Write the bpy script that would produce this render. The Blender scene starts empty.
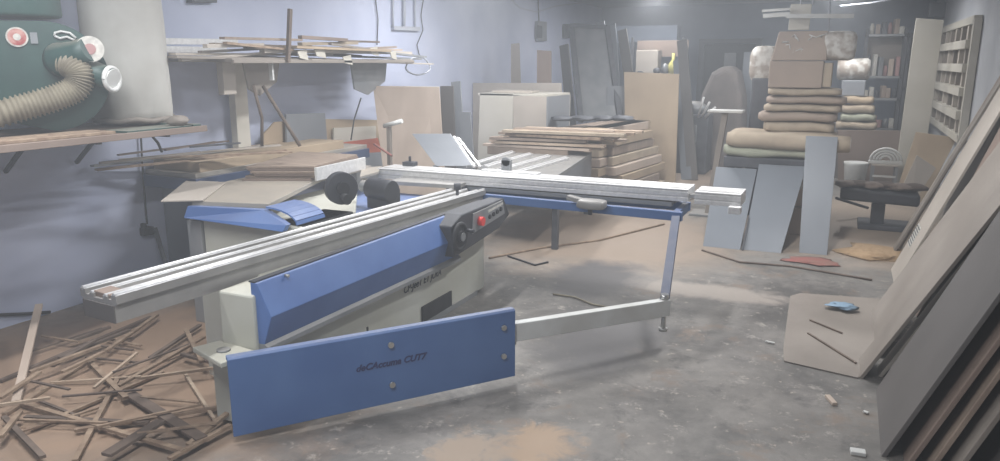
import bpy, math, random
from mathutils import Vector, Matrix
random.seed(7)
V = Vector
# ------------------------------------------------------------------ camera
F = 740.0; CH = 1.9
cvec = V((350.0, 168.5, -F)).normalized()
pit = math.atan(168.5 / F)
zc = V((0, math.cos(pit), math.sin(pit)))
xc = cvec.cross(zc)
RM = Matrix((xc, cvec, zc))            # camera -> world
cam = bpy.data.cameras.new('camera'); camo = bpy.data.objects.new('camera', cam)
bpy.context.scene.collection.objects.link(camo)
camo.matrix_world = Matrix.Translation((0, 0, CH)) @ RM.to_4x4()
cam.sensor_width = 36; cam.lens = F * 36 / 1000; cam.clip_end = 100
bpy.context.scene.camera = camo
COL = bpy.context.scene.collection

def P(px, py, x=None, y=None, z=None):
    d = RM @ V((px - 500, 230.5 - py, -F))
    if x is not None: t = x / d.x
    elif y is not None: t = y / d.y
    else: t = (z - CH) / d.z
    return V((d.x * t, d.y * t, CH + d.z * t))

# ------------------------------------------------------------------ materials
def srgb(c):
    return tuple(((v / 255) / 12.92 if v / 255 <= .04045 else ((v / 255 + .055) / 1.055) ** 2.4) for v in c) + (1,)
def mat(name, c1, c2=None, rough=.7, metal=0, scale=6, bump=0, stretch=(1, 1, 1), emit=None, strength=0, dust=0, alpha=1, detail=5, contrast=(.35, .65), wave=None):
    m = bpy.data.materials.new(name); m.use_nodes = True
    n, l = m.node_tree.nodes, m.node_tree.links
    b = n['Principled BSDF']
    b.inputs['Roughness'].default_value = rough; b.inputs['Metallic'].default_value = metal
    b.inputs['Base Color'].default_value = srgb(c1)
    tc = n.new('ShaderNodeTexCoord'); mp = n.new('ShaderNodeMapping'); mp.inputs['Scale'].default_value = stretch
    l.new(tc.outputs['Object'], mp.inputs['Vector'])
    out = None
    if c2 is not None:
        nz = n.new('ShaderNodeTexNoise'); nz.inputs['Scale'].default_value = scale; nz.inputs['Detail'].default_value = detail
        l.new(mp.outputs['Vector'], nz.inputs['Vector'])
        r = n.new('ShaderNodeValToRGB'); r.color_ramp.elements[0].color = srgb(c1); r.color_ramp.elements[1].color = srgb(c2)
        r.color_ramp.elements[0].position, r.color_ramp.elements[1].position = contrast
        l.new(nz.outputs['Fac'], r.inputs['Fac']); out = r.outputs['Color']
        if bump:
            bp = n.new('ShaderNodeBump'); bp.inputs['Strength'].default_value = bump; bp.inputs['Distance'].default_value = .01
            l.new(nz.outputs['Fac'], bp.inputs['Height']); l.new(bp.outputs['Normal'], b.inputs['Normal'])
    if dust:   # sawdust lying on faces that look up
        g = n.new('ShaderNodeNewGeometry'); s = n.new('ShaderNodeSeparateXYZ'); l.new(g.outputs['Normal'], s.inputs[0])
        nz2 = n.new('ShaderNodeTexNoise'); nz2.inputs['Scale'].default_value = 9; l.new(tc.outputs['Object'], nz2.inputs['Vector'])
        mr = n.new('ShaderNodeMapRange'); mr.inputs['From Min'].default_value = .5; mr.inputs['From Max'].default_value = 1.0
        mr.inputs['To Max'].default_value = dust; l.new(s.outputs['Z'], mr.inputs['Value'])
        mu = n.new('ShaderNodeMath'); mu.operation = 'MULTIPLY'; l.new(mr.outputs[0], mu.inputs[0])
        ml = n.new('ShaderNodeMath'); ml.operation = 'MULTIPLY_ADD'; ml.inputs[1].default_value = 1.2; ml.inputs[2].default_value = .25; ml.use_clamp = True
        l.new(nz2.outputs['Fac'], ml.inputs[0]); l.new(ml.outputs[0], mu.inputs[1])
        mx = n.new('ShaderNodeMix'); mx.data_type = 'RGBA'; l.new(mu.outputs[0], mx.inputs['Factor'])
        if out: l.new(out, mx.inputs['A'])
        else: mx.inputs['A'].default_value = srgb(c1)
        mx.inputs['B'].default_value = srgb((176, 166, 152)); out = mx.outputs['Result']
    if out: l.new(out, b.inputs['Base Color'])
    if emit: b.inputs['Emission Color'].default_value = srgb(emit); b.inputs['Emission Strength'].default_value = strength
    if alpha < 1: b.inputs['Alpha'].default_value = alpha
    return m
M = {}
M['wall'] = mat('painted wall', (176, 184, 208), (196, 202, 222), rough=.85, scale=1.3, bump=.15, contrast=(.3, .7))
M['wallright'] = mat('whitewashed wall', (184, 188, 194), (198, 201, 206), rough=.85, scale=1.3, bump=.15)
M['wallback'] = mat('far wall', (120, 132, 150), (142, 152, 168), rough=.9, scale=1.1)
M['ceil'] = mat('ceiling paint', (150, 152, 158), (168, 170, 175), rough=.9, scale=1)
M['blue'] = mat('blue enamel', (74, 106, 164), (86, 118, 174), rough=.45, scale=3, dust=.25)
M['bluepanel'] = mat('blue panel enamel', (66, 98, 150), (78, 110, 160), rough=.5, scale=2.5, dust=.3)
M['bluedark'] = mat('blue frame', (50, 66, 98), (60, 78, 110), rough=.5, scale=4, dust=.3)
M['cream'] = mat('cream enamel', (196, 198, 190), (180, 180, 168), rough=.55, scale=2, dust=.2)
M['alu'] = mat('aluminium', (206, 206, 206), (222, 222, 222), rough=.4, metal=.35, scale=30, stretch=(1, 1, 1))
M['aluside'] = mat('aluminium side', (150, 148, 146), (165, 163, 160), rough=.5, metal=.4, scale=5)
M['white'] = mat('white enamel', (206, 208, 206), (190, 190, 186), rough=.5, scale=4)
M['dark'] = mat('dark plastic', (48, 50, 56), (62, 64, 70), rough=.55, scale=6)
M['black'] = mat('black rubber', (32, 33, 36), (46, 47, 50), rough=.7, scale=8)
M['greymetal'] = mat('grey metal', (128, 132, 136), (148, 150, 152), rough=.5, metal=.3, scale=4, dust=.4)
M['iron'] = mat('cast iron table', (150, 146, 140), (168, 162, 152), rough=.55, metal=.2, scale=4, dust=.6)
M['steel'] = mat('bright steel', (190, 190, 188), rough=.3, metal=.9)
M['red'] = mat('red plastic', (225, 50, 45), rough=.4)
M['print'] = mat('printed lettering', (34, 44, 92), rough=.6)
M['printdark'] = mat('dark lettering', (40, 50, 58), rough=.6)
M['green'] = mat('dark green paint', (34, 66, 62), (46, 80, 74), rough=.5, scale=4, dust=.5)
M['hose'] = mat('beige hose', (118, 111, 96), (138, 131, 114), rough=.6, scale=10)
M['bag'] = mat('white filter cloth', (186, 185, 180), (170, 168, 162), rough=.95, scale=3, bump=.5)
M['label'] = mat('paper label', (210, 208, 200), (180, 178, 172), rough=.6, scale=30)
M['redlabel'] = mat('red label', (160, 66, 66), (196, 150, 140), rough=.6, scale=20)
M['ply'] = mat('pale plywood', (176, 160, 146), (190, 174, 160), rough=.75, scale=1.5, stretch=(3, 1, 1))
M['plydark'] = mat('brown plywood', (132, 116, 104), (152, 136, 122), rough=.8, scale=3, stretch=(1, 6, 1))
M['stick'] = mat('raw offcut wood', (128, 108, 92), (160, 140, 120), rough=.85, scale=5, stretch=(3, 3, 3))
M['stickdark'] = mat('weathered offcut wood', (92, 80, 72), (116, 102, 92), rough=.9, scale=5)
M['sticklight'] = mat('pale offcut wood', (168, 148, 128), (188, 170, 150), rough=.85, scale=5)
M['greyboard'] = mat('grey laminate', (120, 124, 130), (132, 136, 142), rough=.5, scale=1.5)
M['slate'] = mat('slate laminate', (110, 116, 124), (120, 126, 134), rough=.45, scale=1.5)
M['creamboard'] = mat('cream laminate', (188, 184, 172), (200, 196, 186), rough=.6, scale=2)
M['tanboard'] = mat('tan board', (160, 142, 120), (174, 156, 132), rough=.8, scale=2)
M['brownboard'] = mat('taupe board', (124, 108, 98), (140, 124, 114), rough=.75, scale=1.5)
M['darkboard'] = mat('dark taupe laminate', (88, 85, 83), (102, 98, 96), rough=.5, scale=1.2)
M['midboard'] = mat('warm grey board', (126, 118, 110), (144, 136, 128), rough=.65, scale=1.6)
M['lightboard'] = mat('light warm board', (168, 160, 150), (182, 174, 164), rough=.6, scale=1.6)
M['carton'] = mat('brown carton', (150, 134, 122), (162, 146, 132), rough=.75, scale=2)
M['foam'] = mat('tan packing sheet', (158, 144, 126), (178, 164, 144), rough=.85, scale=5, bump=.3)
M['film'] = mat('clear wrapping film', (200, 198, 192), (150, 140, 130), rough=.45, scale=9, bump=1.0, contrast=(.42, .58))
M['orange'] = mat('orange red sheet', (206, 112, 84), (190, 96, 72), rough=.6, scale=3)
M['greenboard'] = mat('pale green board', (150, 154, 136), (164, 166, 148), rough=.7, scale=3)
M['wire'] = mat('black wire', (40, 40, 44), rough=.6)
M['conduit'] = mat('grey conduit', (168, 172, 182), rough=.6)
M['tarp'] = mat('dusty brown cover', (104, 98, 96), (122, 114, 110), rough=.9, scale=4, bump=.6)
M['darkmetal'] = mat('dark metal', (66, 68, 74), (86, 88, 94), rough=.6, metal=.2, scale=6)
M['bluescrap'] = mat('pale blue scrap', (130, 156, 178), rough=.7)
M['redscrap'] = mat('faded red scrap', (150, 92, 86), (140, 104, 94), rough=.8, scale=8)
M['dustpile'] = mat('sawdust', (170, 142, 110), (186, 160, 128), rough=1, scale=20, bump=.8)
M['pink'] = mat('pink packet', (170, 132, 130), rough=.7)
M['yellow'] = mat('yellow packet', (196, 190, 110), rough=.7)

# floor: worn grey concrete with sawdust stains
def floor_mat():
    m = bpy.data.materials.new('worn concrete'); m.use_nodes = True
    n, l = m.node_tree.nodes, m.node_tree.links; b = n['Principled BSDF']
    gm = n.new('ShaderNodeNewGeometry')
    def noise(sc, det=6, rough=.6, dist=0):
        z = n.new('ShaderNodeTexNoise'); z.inputs['Scale'].default_value = sc; z.inputs['Detail'].default_value = det
        z.inputs['Roughness'].default_value = rough; z.inputs['Distortion'].default_value = dist; l.new(gm.outputs['Position'], z.inputs['Vector']); return z.outputs['Fac']
    def ramp(f, a, b_, ca=(0, 0, 0), cb=(255, 255, 255)):
        r = n.new('ShaderNodeValToRGB'); r.color_ramp.elements[0].position = a; r.color_ramp.elements[1].position = b_
        r.color_ramp.elements[0].color = srgb(ca); r.color_ramp.elements[1].color = srgb(cb); l.new(f, r.inputs['Fac']); return r.outputs['Color']
    def mix(f, a, c):
        x = n.new('ShaderNodeMix'); x.data_type = 'RGBA'; l.new(f, x.inputs['Factor'])
        for k, v in (('A', a), ('B', c)):
            if isinstance(v, tuple): x.inputs[k].default_value = srgb(v)
            else: l.new(v, x.inputs[k])
        return x.outputs['Result']
    base = ramp(noise(.9, 8, .68, .25), .38, .62, (84, 82, 79), (134, 130, 125))
    base = mix(ramp(noise(3.6, 9, .75, .4), .52, .68), base, (84, 82, 80))
    base = mix(ramp(noise(14, 6, .65), .62, .68), base, (160, 152, 142))
    base = mix(ramp(noise(5.5, 9, .8, .2), .57, .64), base, (152, 147, 140))
    base = mix(ramp(noise(1.9, 7, .75, .3), .56, .68), base, (122, 108, 96))
    def blob(cx, cy, rx, ry, soft, seedscale, thr, rot=0):
        mp = n.new('ShaderNodeMapping'); mp.vector_type = 'TEXTURE'
        mp.inputs['Location'].default_value = (cx, cy, 0); mp.inputs['Scale'].default_value = (rx, ry, 1); mp.inputs['Rotation'].default_value = (0, 0, rot)
        l.new(gm.outputs['Position'], mp.inputs['Vector'])
        ln = n.new('ShaderNodeVectorMath'); ln.operation = 'LENGTH'; l.new(mp.outputs[0], ln.inputs[0])
        z = noise(seedscale, 7, .7, .8)
        ma = n.new('ShaderNodeMath'); ma.operation = 'MULTIPLY_ADD'; ma.inputs[1].default_value = thr; l.new(z, ma.inputs[0]); l.new(ln.outputs['Value'], ma.inputs[2])
        mr = n.new('ShaderNodeMapRange'); mr.inputs['From Min'].default_value = 1 + thr * .5; mr.inputs['From Max'].default_value = 1 + thr * .5 - soft
        l.new(ma.outputs[0], mr.inputs['Value']); return mr.outputs[0]
    col = base
    for (cx, cy, rx, ry, soft, ss, thr, c) in FLOOR_BLOBS:
        col = mix(blob(cx, cy, rx, ry, soft, ss, thr), col, c)
    l.new(col, b.inputs['Base Color'])
    rr = n.new('ShaderNodeMapRange'); rr.inputs['To Min'].default_value = .38; rr.inputs['To Max'].default_value = .8
    l.new(noise(1.6, 4), rr.inputs['Value']); l.new(rr.outputs[0], b.inputs['Roughness'])
    bp = n.new('ShaderNodeBump'); bp.inputs['Strength'].default_value = .25; bp.inputs['Distance'].default_value = .01
    l.new(noise(9, 8, .7), bp.inputs['Height']); l.new(bp.outputs['Normal'], b.inputs['Normal'])
    return m
FLOOR_BLOBS = [
    (-4.0, 3.0, 1.9, 1.7, .5, 2.2, .9, (154, 131, 112)),      # brown dust around the offcuts
    (-2.3, 7.9, 1.9, 2.0, .5, 1.8, .9, (150, 134, 119)),      # dusty ground behind the saw
    (-2.9, 13.5, 2.2, 3.5, .5, 1.5, .8, (150, 134, 120)),
    (.2, 9.6, 1.5, 2.3, .4, 1.6, .8, (166, 150, 134)),        # dusty ground beyond the boards
    (-1.28, 3.2, .22, .26, .5, 5, 2.6, (156, 134, 112)),   # tan patch in front
    (-1.55, 2.95, .2, .3, .5, 7, 2.6, (150, 134, 118)),
    (-.9, 6.2, .9, .25, .4, 3, 1.4, (150, 142, 134)),
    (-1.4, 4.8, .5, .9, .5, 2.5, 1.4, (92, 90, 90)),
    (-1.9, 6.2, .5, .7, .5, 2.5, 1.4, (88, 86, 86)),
]
M['floor'] = floor_mat()

# ------------------------------------------------------------------ mesh builder
OFF = {}
class MB:
    def __init__(s): s.v = []; s.f = []; s.sm = []
    def add(s, vs, fs, smooth=False):
        o = len(s.v); s.v += [V(v) for v in vs]; s.f += [tuple(i + o for i in f) for f in fs]; s.sm += [smooth] * len(fs); return s
    def hexa(s, p):      # p: 4 bottom, 4 top
        return s.add(p, [(3, 2, 1, 0), (4, 5, 6, 7), (0, 1, 5, 4), (1, 2, 6, 5), (2, 3, 7, 6), (3, 0, 4, 7)])
    def box(s, c, d, rz=0):
        x, y, z = d[0] / 2, d[1] / 2, d[2] / 2; cs, sn = math.cos(rz), math.sin(rz)
        q = [(-x, -y, -z), (x, -y, -z), (x, y, -z), (-x, y, -z), (-x, -y, z), (x, -y, z), (x, y, z), (-x, y, z)]
        return s.hexa([(c[0] + a * cs - b * sn, c[1] + a * sn + b * cs, c[2] + e) for a, b, e in q])
    def bb(s, x0, x1, y0, y1, z0, z1): return s.box(((x0 + x1) / 2, (y0 + y1) / 2, (z0 + z1) / 2), (abs(x1 - x0), abs(y1 - y0), abs(z1 - z0)))
    def slab(s, pts, t, n=None):     # polygon extruded by t along n (default its own normal), away from it
        pts = [V(p) for p in pts]
        if n is None:
            n = V((0, 0, 0))
            for i in range(len(pts)): n += pts[i].cross(pts[(i + 1) % len(pts)])
            n.normalize()
        n = V(n); k = len(pts); q = [p + n * t for p in pts]
        return s.add(pts + q, [tuple(range(k))[::-1], tuple(range(k, 2 * k))] + [(i, (i + 1) % k, (i + 1) % k + k, i + k) for i in range(k)])
    def bar(s, a, b, w, h, up=(0, 0, 1)):
        a, b = V(a), V(b); d = (b - a).normalized(); u = V(up); sd = d.cross(u)
        if sd.length < 1e-4: sd = d.cross(V((1, 0, 0)))
        sd.normalize(); u = sd.cross(d).normalized(); sd *= w / 2; u *= h / 2
        return s.hexa([a - sd - u, a + sd - u, b + sd - u, b - sd - u, a - sd + u, a + sd + u, b + sd + u, b - sd + u])
    def tube(s, pts, r, n=10, cap=True):
        pts = [V(p) for p in pts]; rs = r if isinstance(r, (list, tuple)) else [r] * len(pts); vs = []; nrm = None
        for i, p in enumerate(pts):
            t = (pts[min(i + 1, len(pts) - 1)] - pts[max(i - 1, 0)]).normalized()
            if nrm is None: nrm = t.orthogonal().normalized()
            nrm = (nrm - t * nrm.dot(t)).normalized(); b = t.cross(nrm)
            vs += [p + (nrm * math.cos(2 * math.pi * k / n) + b * math.sin(2 * math.pi * k / n)) * rs[i] for k in range(n)]
        fs = [(i * n + k, i * n + (k + 1) % n, (i + 1) * n + (k + 1) % n, (i + 1) * n + k) for i in range(len(pts) - 1) for k in range(n)]
        s.add(vs, fs, True)
        if cap: o = len(s.v) - len(vs); s.f += [tuple(o + k for k in range(n))[::-1], tuple(o + (len(pts) - 1) * n + k for k in range(n))]; s.sm += [False, False]
        return s
    def cyl(s, a, b, r, n=16): return s.tube([a, b], r, n)
    def prism(s, prof, o, u, w, d):  # 2D profile (a,b) -> o + a*u + b*w, extruded by vector d
        o, u, w, d = V(o), V(u), V(w), V(d); k = len(prof)
        q = [o + u * a + w * b for a, b in prof]
        return s.add(q + [p + d for p in q], [tuple(range(k))[::-1], tuple(range(k, 2 * k))] + [(i, (i + 1) % k, (i + 1) % k + k, i + k) for i in range(k)])
    def lump(s, c, d, seed=0, amp=.15, nu=14, nv=9, flat=0, p=1):
        rnd = random.Random(seed); ph = [rnd.uniform(0, 6.28) for _ in range(6)]
        vs = []; c = V(c)
        for j in range(nv + 1):
            th = math.pi * j / nv
            for i in range(nu):
                a = 2 * math.pi * i / nu
                r = 1 + amp * (math.sin(3 * a + ph[0]) * math.sin(2 * th + ph[1]) + .6 * math.sin(5 * a + ph[2] + 3 * th) + .4 * math.sin(7 * th + ph[3] + 2 * a)) * math.sin(th)
                x, y, z = math.sin(th) * math.cos(a) * r, math.sin(th) * math.sin(a) * r, math.cos(th) * (1 + amp * .3 * math.sin(4 * a + ph[4]) * math.sin(th))
                if flat and z < -flat: z = -flat
                if p != 1: x, y, z = [math.copysign(abs(q) ** p, q) for q in (x, y, z)]
                vs.append((c.x + x * d[0] / 2, c.y + y * d[1] / 2, c.z + z * d[2] / 2))
        fs = [(j * nu + i, (j + 1) * nu + i, (j + 1) * nu + (i + 1) % nu, j * nu + (i + 1) % nu) for j in range(nv) for i in range(nu)]
        return s.add(vs, fs, True)
    def cushion(s, x0, x1, y0, y1, z0, z1, seed=0, n=18, droop=.0, ang=0):   # soft folded slab with rounded rim
        rnd = random.Random(seed); ph = [rnd.uniform(0, 6.28) for _ in range(4)]
        vs = []; m = 10; cx, cy, cz = (x0 + x1) / 2, (y0 + y1) / 2, (z0 + z1) / 2; hx, hy, hz = (x1 - x0) / 2, (y1 - y0) / 2, (z1 - z0) / 2
        ca, sa = math.cos(ang), math.sin(ang)
        for j in range(n + 1):
            u = -1 + 2 * j / n
            for k in range(m * 2):
                a = 2 * math.pi * k / (m * 2); c_, s_ = math.cos(a), math.sin(a)
                p = .28
                yy = math.copysign(abs(c_) ** p, c_) * hy; zz = math.copysign(abs(s_) ** .75, s_) * hz
                wob = 1 + .06 * math.sin(3.1 * u + ph[0]) + .05 * math.sin(8 * u + ph[1])
                ex = 1 if abs(u) < .99 else .72
                X = u * hx; Y = yy * ex * (1 + .03 * math.sin(5 * u + ph[3])); 
                vs.append((cx + X * ca - Y * sa, cy + X * sa + Y * ca, cz + zz * ex * wob + hz * .12 * math.sin(4 * u + ph[2])))
        k2 = m * 2
        fs = [(j * k2 + k, j * k2 + (k + 1) % k2, (j + 1) * k2 + (k + 1) % k2, (j + 1) * k2 + k) for j in range(n) for k in range(k2)]
        o = len(s.v); s.add(vs, fs, True); s.f += [tuple(o + k for k in range(k2))[::-1], tuple(o + n * k2 + k for k in range(k2))]; s.sm += [False, False]
        return s
    def build(s, name, m, parent=None, bevel=0, seg=2):
        me = bpy.data.meshes.new(name)
        if parent is None:
            mn = V((min(v.x for v in s.v), min(v.y for v in s.v), min(v.z for v in s.v))); mxv = V((max(v.x for v in s.v), max(v.y for v in s.v), 0))
            off = V(((mn.x + mxv.x) / 2, (mn.y + mxv.y) / 2, mn.z))
        else: off = OFF[parent.name]
        me.from_pydata([v - off for v in s.v], [], s.f); me.polygons.foreach_set('use_smooth', s.sm)
        import bmesh
        bm = bmesh.new(); bm.from_mesh(me); bmesh.ops.recalc_face_normals(bm, faces=bm.faces); bm.to_mesh(me); bm.free()
        me.materials.append(m); me.update()
        o = bpy.data.objects.new(name, me); COL.objects.link(o)
        if parent is None: o.location = off
        else: o.parent = parent
        OFF[o.name] = off
        if bevel:
            bv = o.modifiers.new('b', 'BEVEL'); bv.width = bevel; bv.segments = seg; bv.limit_method = 'ANGLE'; bv.angle_limit = .7
        return o
def thing(name, loc, label, cat, group=None):
    o = bpy.data.objects.new(name, None); COL.objects.link(o); o.location = loc; o.empty_display_size = .1
    OFF[o.name] = V(loc); return tag(o, label, cat, group)
def tag(o, label=None, cat=None, group=None, kind=None):
    if label: o['label'] = label
    if cat: o['category'] = cat
    if group: o['group'] = group
    if kind: o['kind'] = kind
    return o
def struct(name, mb, m): return tag(mb.build(name, m), kind='structure')
def text(name, body, parent, origin, right, up, size, m, shear=.3, bold=0, spacing=1):
    c = bpy.data.curves.new(name, 'FONT'); c.body = body; c.size = size; c.extrude = .001; c.shear = shear; c.offset = bold; c.space_character = spacing
    c.align_x = 'CENTER'; c.align_y = 'CENTER'
    c.materials.append(m)
    o = bpy.data.objects.new(name, c); COL.objects.link(o); o.parent = parent
    r = V(right).normalized(); u = V(up).normalized(); nn = r.cross(u)
    me = bpy.data.meshes.new_from_object(o); bpy.data.objects.remove(o); o = bpy.data.objects.new(name, me); COL.objects.link(o); o.parent = parent
    mt = Matrix((r, u, nn)).transposed().to_4x4(); mt.translation = V(origin) - OFF[parent.name]
    o.matrix_local = mt; OFF[o.name] = OFF[parent.name]; return o

# ================================================================== SETTING
XL, XR, YB, YN, ZC = -5.45, 1.45, 17.6, -1.5, 3.15
struct('floor', MB().bb(XL - .2, XR + .2, YN - .2, YB + .2, -.1, 0), M['floor'])
struct('ceiling', MB().bb(XL - .2, XR + .2, YN - .2, YB + .2, ZC, ZC + .1), M['ceil'])
struct('wall_left', MB().bb(XL - .2, XL, YN - .2, YB + .2, 0, ZC), M['wall'])
struct('wall_right', MB().bb(XR, XR + .2, YN - .2, YB + .2, 0, ZC), M['wallright'])
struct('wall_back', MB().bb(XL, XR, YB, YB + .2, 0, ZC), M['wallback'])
struct('wall_front', MB().bb(XL, XR, YN - .2, YN, 0, ZC), M['wall'])
# far partition with a lintel and a doorway, and the beam across the room
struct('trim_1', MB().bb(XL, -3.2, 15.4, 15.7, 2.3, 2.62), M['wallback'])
dp = tag(MB().bb(-3.12, -3.0, 17.45, 17.59, 0, 2.3).bb(-1.9, -1.78, 17.45, 17.59, 0, 2.3).bb(-3.12, -1.78, 17.45, 17.59, 2.3, 2.4).build('door_1', M['darkmetal']), kind='structure')
MB().bb(-3.0, -1.9, 17.5, 17.58, .02, 2.29).build('doorway_shade', M['black'], dp, .01)  # black slab stands in for the darkness of the open doorway
wp = MB()
wp.bb(-2.55, -2.3, 17.44, 17.49, 1.5, 2.1)
wp.build('door_panel', M['greymetal'], dp)

# ================================================================== SLIDING TABLE SAW
saw = thing('panel_saw', (-3.0, 4.2, 0), 'large blue and cream sliding table panel saw with a long aluminium rail', 'panel saw')
base = MB()
base.prism([(-2.93, 2.78), (-2.69, 2.78), (-2.66, 5.45), (-3.4, 5.45), (-3.4, 3.1), (-2.93, 3.1)], (0, 0, .02), (1, 0, 0), (0, 1, 0), (0, 0, .7)).build('saw_base', M['cream'], saw, .012)
MB().bb(-2.9, -2.652, 3.0, 5.3, .0, .04).build('plinth', M['greymetal'], saw)
MB().bb(-2.67, -2.655, 4.42, 4.86, .04, .16).build('base_opening_shade', M['black'], saw)  # flush black plate, shade inside the opening put into its colour
MB().bb(-2.66, -2.654, 3.72, 3.735, .2, .24).build('base_slot', M['black'], saw)
# rail
RA, RB = V((-3.14, 2.25, 0)), V((-2.86, 5.62, 0)); rd = (RB - RA).normalized(); ru = V((rd.y, -rd.x, 0))
prof = [(-.12, .70), (.12, .70), (.12, .785), (.14, .795), (.14, .835), (.10, .835), (.10, .812), (.07, .812), (.07, .824), (.035, .824), (.035, .806), (-.035, .806),
        (-.035, .824), (-.07, .824), (-.07, .812), (-.10, .812), (-.10, .835), (-.14, .835), (-.14, .795), (-.12, .785)]
rail = MB().prism(prof, RA, ru, (0, 0, 1), RB - RA).build('slide_rail', M['aluside'], saw)
gr = MB()
for u, zz, r in ((.12, .838, .012), (-.12, .838, .012), (.052, .827, .009), (-.052, .827, .009)):
    gr.cyl(RA + ru * u + V((0, 0, zz)), RB + ru * u + V((0, 0, zz)), r, 8)
gr.build('guide_rod', M['alu'], rail)
tops = MB()
for a, b in ((.10, .14), (-.14, -.10), (.035, .07), (-.07, -.035), (.0, .03), (-.03, -.008)):
    zt = .838 if abs(a) >= .1 or abs(b) >= .1 and abs(a) >= .09 else (.826 if abs(a) >= .035 or abs(b) > .05 else .808)
    tops.prism([(a, zt - .004), (b, zt - .004), (b, zt), (a, zt)], RA + rd * .01, ru, (0, 0, 1), (RB - RA) * .99)
tops.build('running_track', M['alu'], rail)
MB().prism([(-.12, .70), (.12, .70), (.12, .785), (-.12, .785)], RA - rd * .006, ru, (0, 0, 1), rd * .008).build('end_cap', M['darkboard'], rail)
MB().prism([(-.05, .79), (.09, .79), (.09, .83), (-.05, .835)], RA + rd * .01, ru, (0, 0, 1), rd * .09).build('stop_block', M['brownboard'], rail, .004)
# blue cover over the side, faceted
CA, CB = V((-2.68, 2.80, 0)), V((-2.62, 4.86, 0)); cd = CB - CA; cu = V((cd.y, -cd.x, 0)).normalized()
MB().prism([(-.04, .44), (.03, .455), (.09, .615), (.005, .785), (-.04, .785)], CA, cu, (0, 0, 1), cd).build('side_cover', M['blue'], saw, .004)
MB().prism([(-.04, .415), (.05, .415), (.05, .44), (.03, .455), (-.04, .455)], CA, cu, (0, 0, 1), cd).build('cover_lip', M['greymetal'], saw)
MB().prism([(-.05, .785), (-.01, .785), (-.01, .793), (-.05, .793)], CA, cu, (0, 0, 1), cd + V((0, .5, 0))).build('cover_seam', M['dark'], saw)
for yy in (3.0, 4.3): MB().cyl((-2.66, yy, .777), (-2.635, yy, .777), .009, 8).build('cover_bolt', M['steel'], saw)
# control box with hand wheel
cx0 = -2.64
cb = MB().prism([(4.62, .50), (5.4, .56), (5.62, .64), (5.5, .80), (4.75, .80), (4.58, .74)], (cx0, 0, 0), (0, 1, 0), (0, 0, 1), (.14, 0, 0)).build('control_box', M['dark'], saw, .012)
MB().prism([(4.9, .62), (5.5, .67), (5.46, .79), (4.92, .775)], (cx0 + .14, 0, 0), (0, 1, 0), (0, 0, 1), (.008, 0, 0)).build('button_plate', M['greymetal'], cb, .003)
MB().cyl((cx0 + .148, 5.02, .70), (cx0 + .185, 5.02, .70), .036, 16).build('stop_button', M['red'], cb)['label'] = 'red round stop button'
for k in range(4): MB().cyl((cx0 + .148, 5.2 + k * .07, .70 + k * .008), (cx0 + .16, 5.2 + k * .07, .70 + k * .008), .018, 10).build('button', M['black'], cb)
MB().prism([(5.18, .735), (5.46, .755), (5.46, .772), (5.18, .755)], (cx0 + .147, 0, 0), (0, 1, 0), (0, 0, 1), (.003, 0, 0)).build('name_strip', M['label'], cb)
wc = V((cx0 + .17, 4.66, .655)); wh = MB()
ring = [wc + V((0, math.cos(a) * .095, math.sin(a) * .095)) for a in [2 * math.pi * k / 28 for k in range(29)]]
wh.tube(ring, .015, 8, False); wh.cyl(wc - V((.05, 0, 0)), wc + V((.02, 0, 0)), .045, 14); wh.cyl(wc - V((.012, 0, 0)), wc + V((0.0, 0, 0)), .085, 24)
hw = wh.build('hand_wheel', M['black'], saw)
MB().cyl(wc + V((.02, 0, 0)), wc + V((.03, 0, 0)), .032, 14).build('wheel_hub', M['greymetal'], hw)
MB().cyl(wc + V((.0, .085, .03)), wc + V((.07, .085, .03)), .014, 10).build('wheel_grip', M['dark'], hw)
# pivot bracket and swing arm
MB().prism([(-3.02, 2.66), (-2.72, 2.56), (-2.66, 2.76), (-2.96, 2.8)], (0, 0, .40), (1, 0, 0), (0, 1, 0), (0, 0, .03)).bb(-2.93, -2.72, 2.7, 2.79, 0.02, .40).build('pivot_bracket', M['cream'], saw, .006)
MB().cyl((-2.83, 2.69, .43), (-2.83, 2.69, .44), .035, 14).build('pivot_pin', M['greymetal'], saw)
AA, AB = V((-2.66, 2.545, 0)), V((-1.665, 3.83, 0)); ad = (AB - AA).normalized(); an = V((ad.y, -ad.x, 0))
ap = MB().prism([(0, .045), (0, .46), (-.012, .472), (-.05, .472), (-.05, .45), (-.012, .45), (-.012, .045)], AA, an, (0, 0, 1), AB - AA).build('arm_cover', M['bluepanel'], saw, .003)
for t, z in ((.52, .39), (.52, .155), (.95, .37), (.95, .19)):
    q = AA.lerp(AB, t); MB().cyl(q + V((0, 0, z)), q + an * .014 + V((0, 0, z)), .017, 10).build('bolt', M['steel'], ap)
tu = ad
text('printed_name', 'deCAccuma CUT7', ap, AA.lerp(AB, .52) + an * .002 + V((0, 0, .285)), tu, (0, 0, 1), .052, M['print'], bold=.0015)
FT = V((-.985, 4.78, 0))
ar0 = AA.lerp(AB, .1) - an * .05; MB().bar(ar0 + V((0, 0, .29)), AB - an * .05 + ad * .02 + V((0, 0, .29)), .06, .11).build('pivot_arm', M['cream'], saw, .004)
sd = (FT - (AB - an * .05)).normalized()
sl = MB().bar(AB - an * .05 - ad * .1 + V((0, 0, .315)), FT + sd * .03 + V((0, 0, .285)), .06, .115).build('swing_arm', M['white'], saw, .005)
MB().cyl(FT + V((0, 0, .12)), FT + V((0, 0, .24)), .016, 10).cyl(FT + V((0, 0, .12)), FT + V((0, 0, .14)), .03, 12).build('arm_foot', M['steel'], saw)
MB().cyl(FT + V((0, 0, .34)), FT + V((0, 0, .38)), .028, 12).build('arm_roller', M['steel'], saw)
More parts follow.
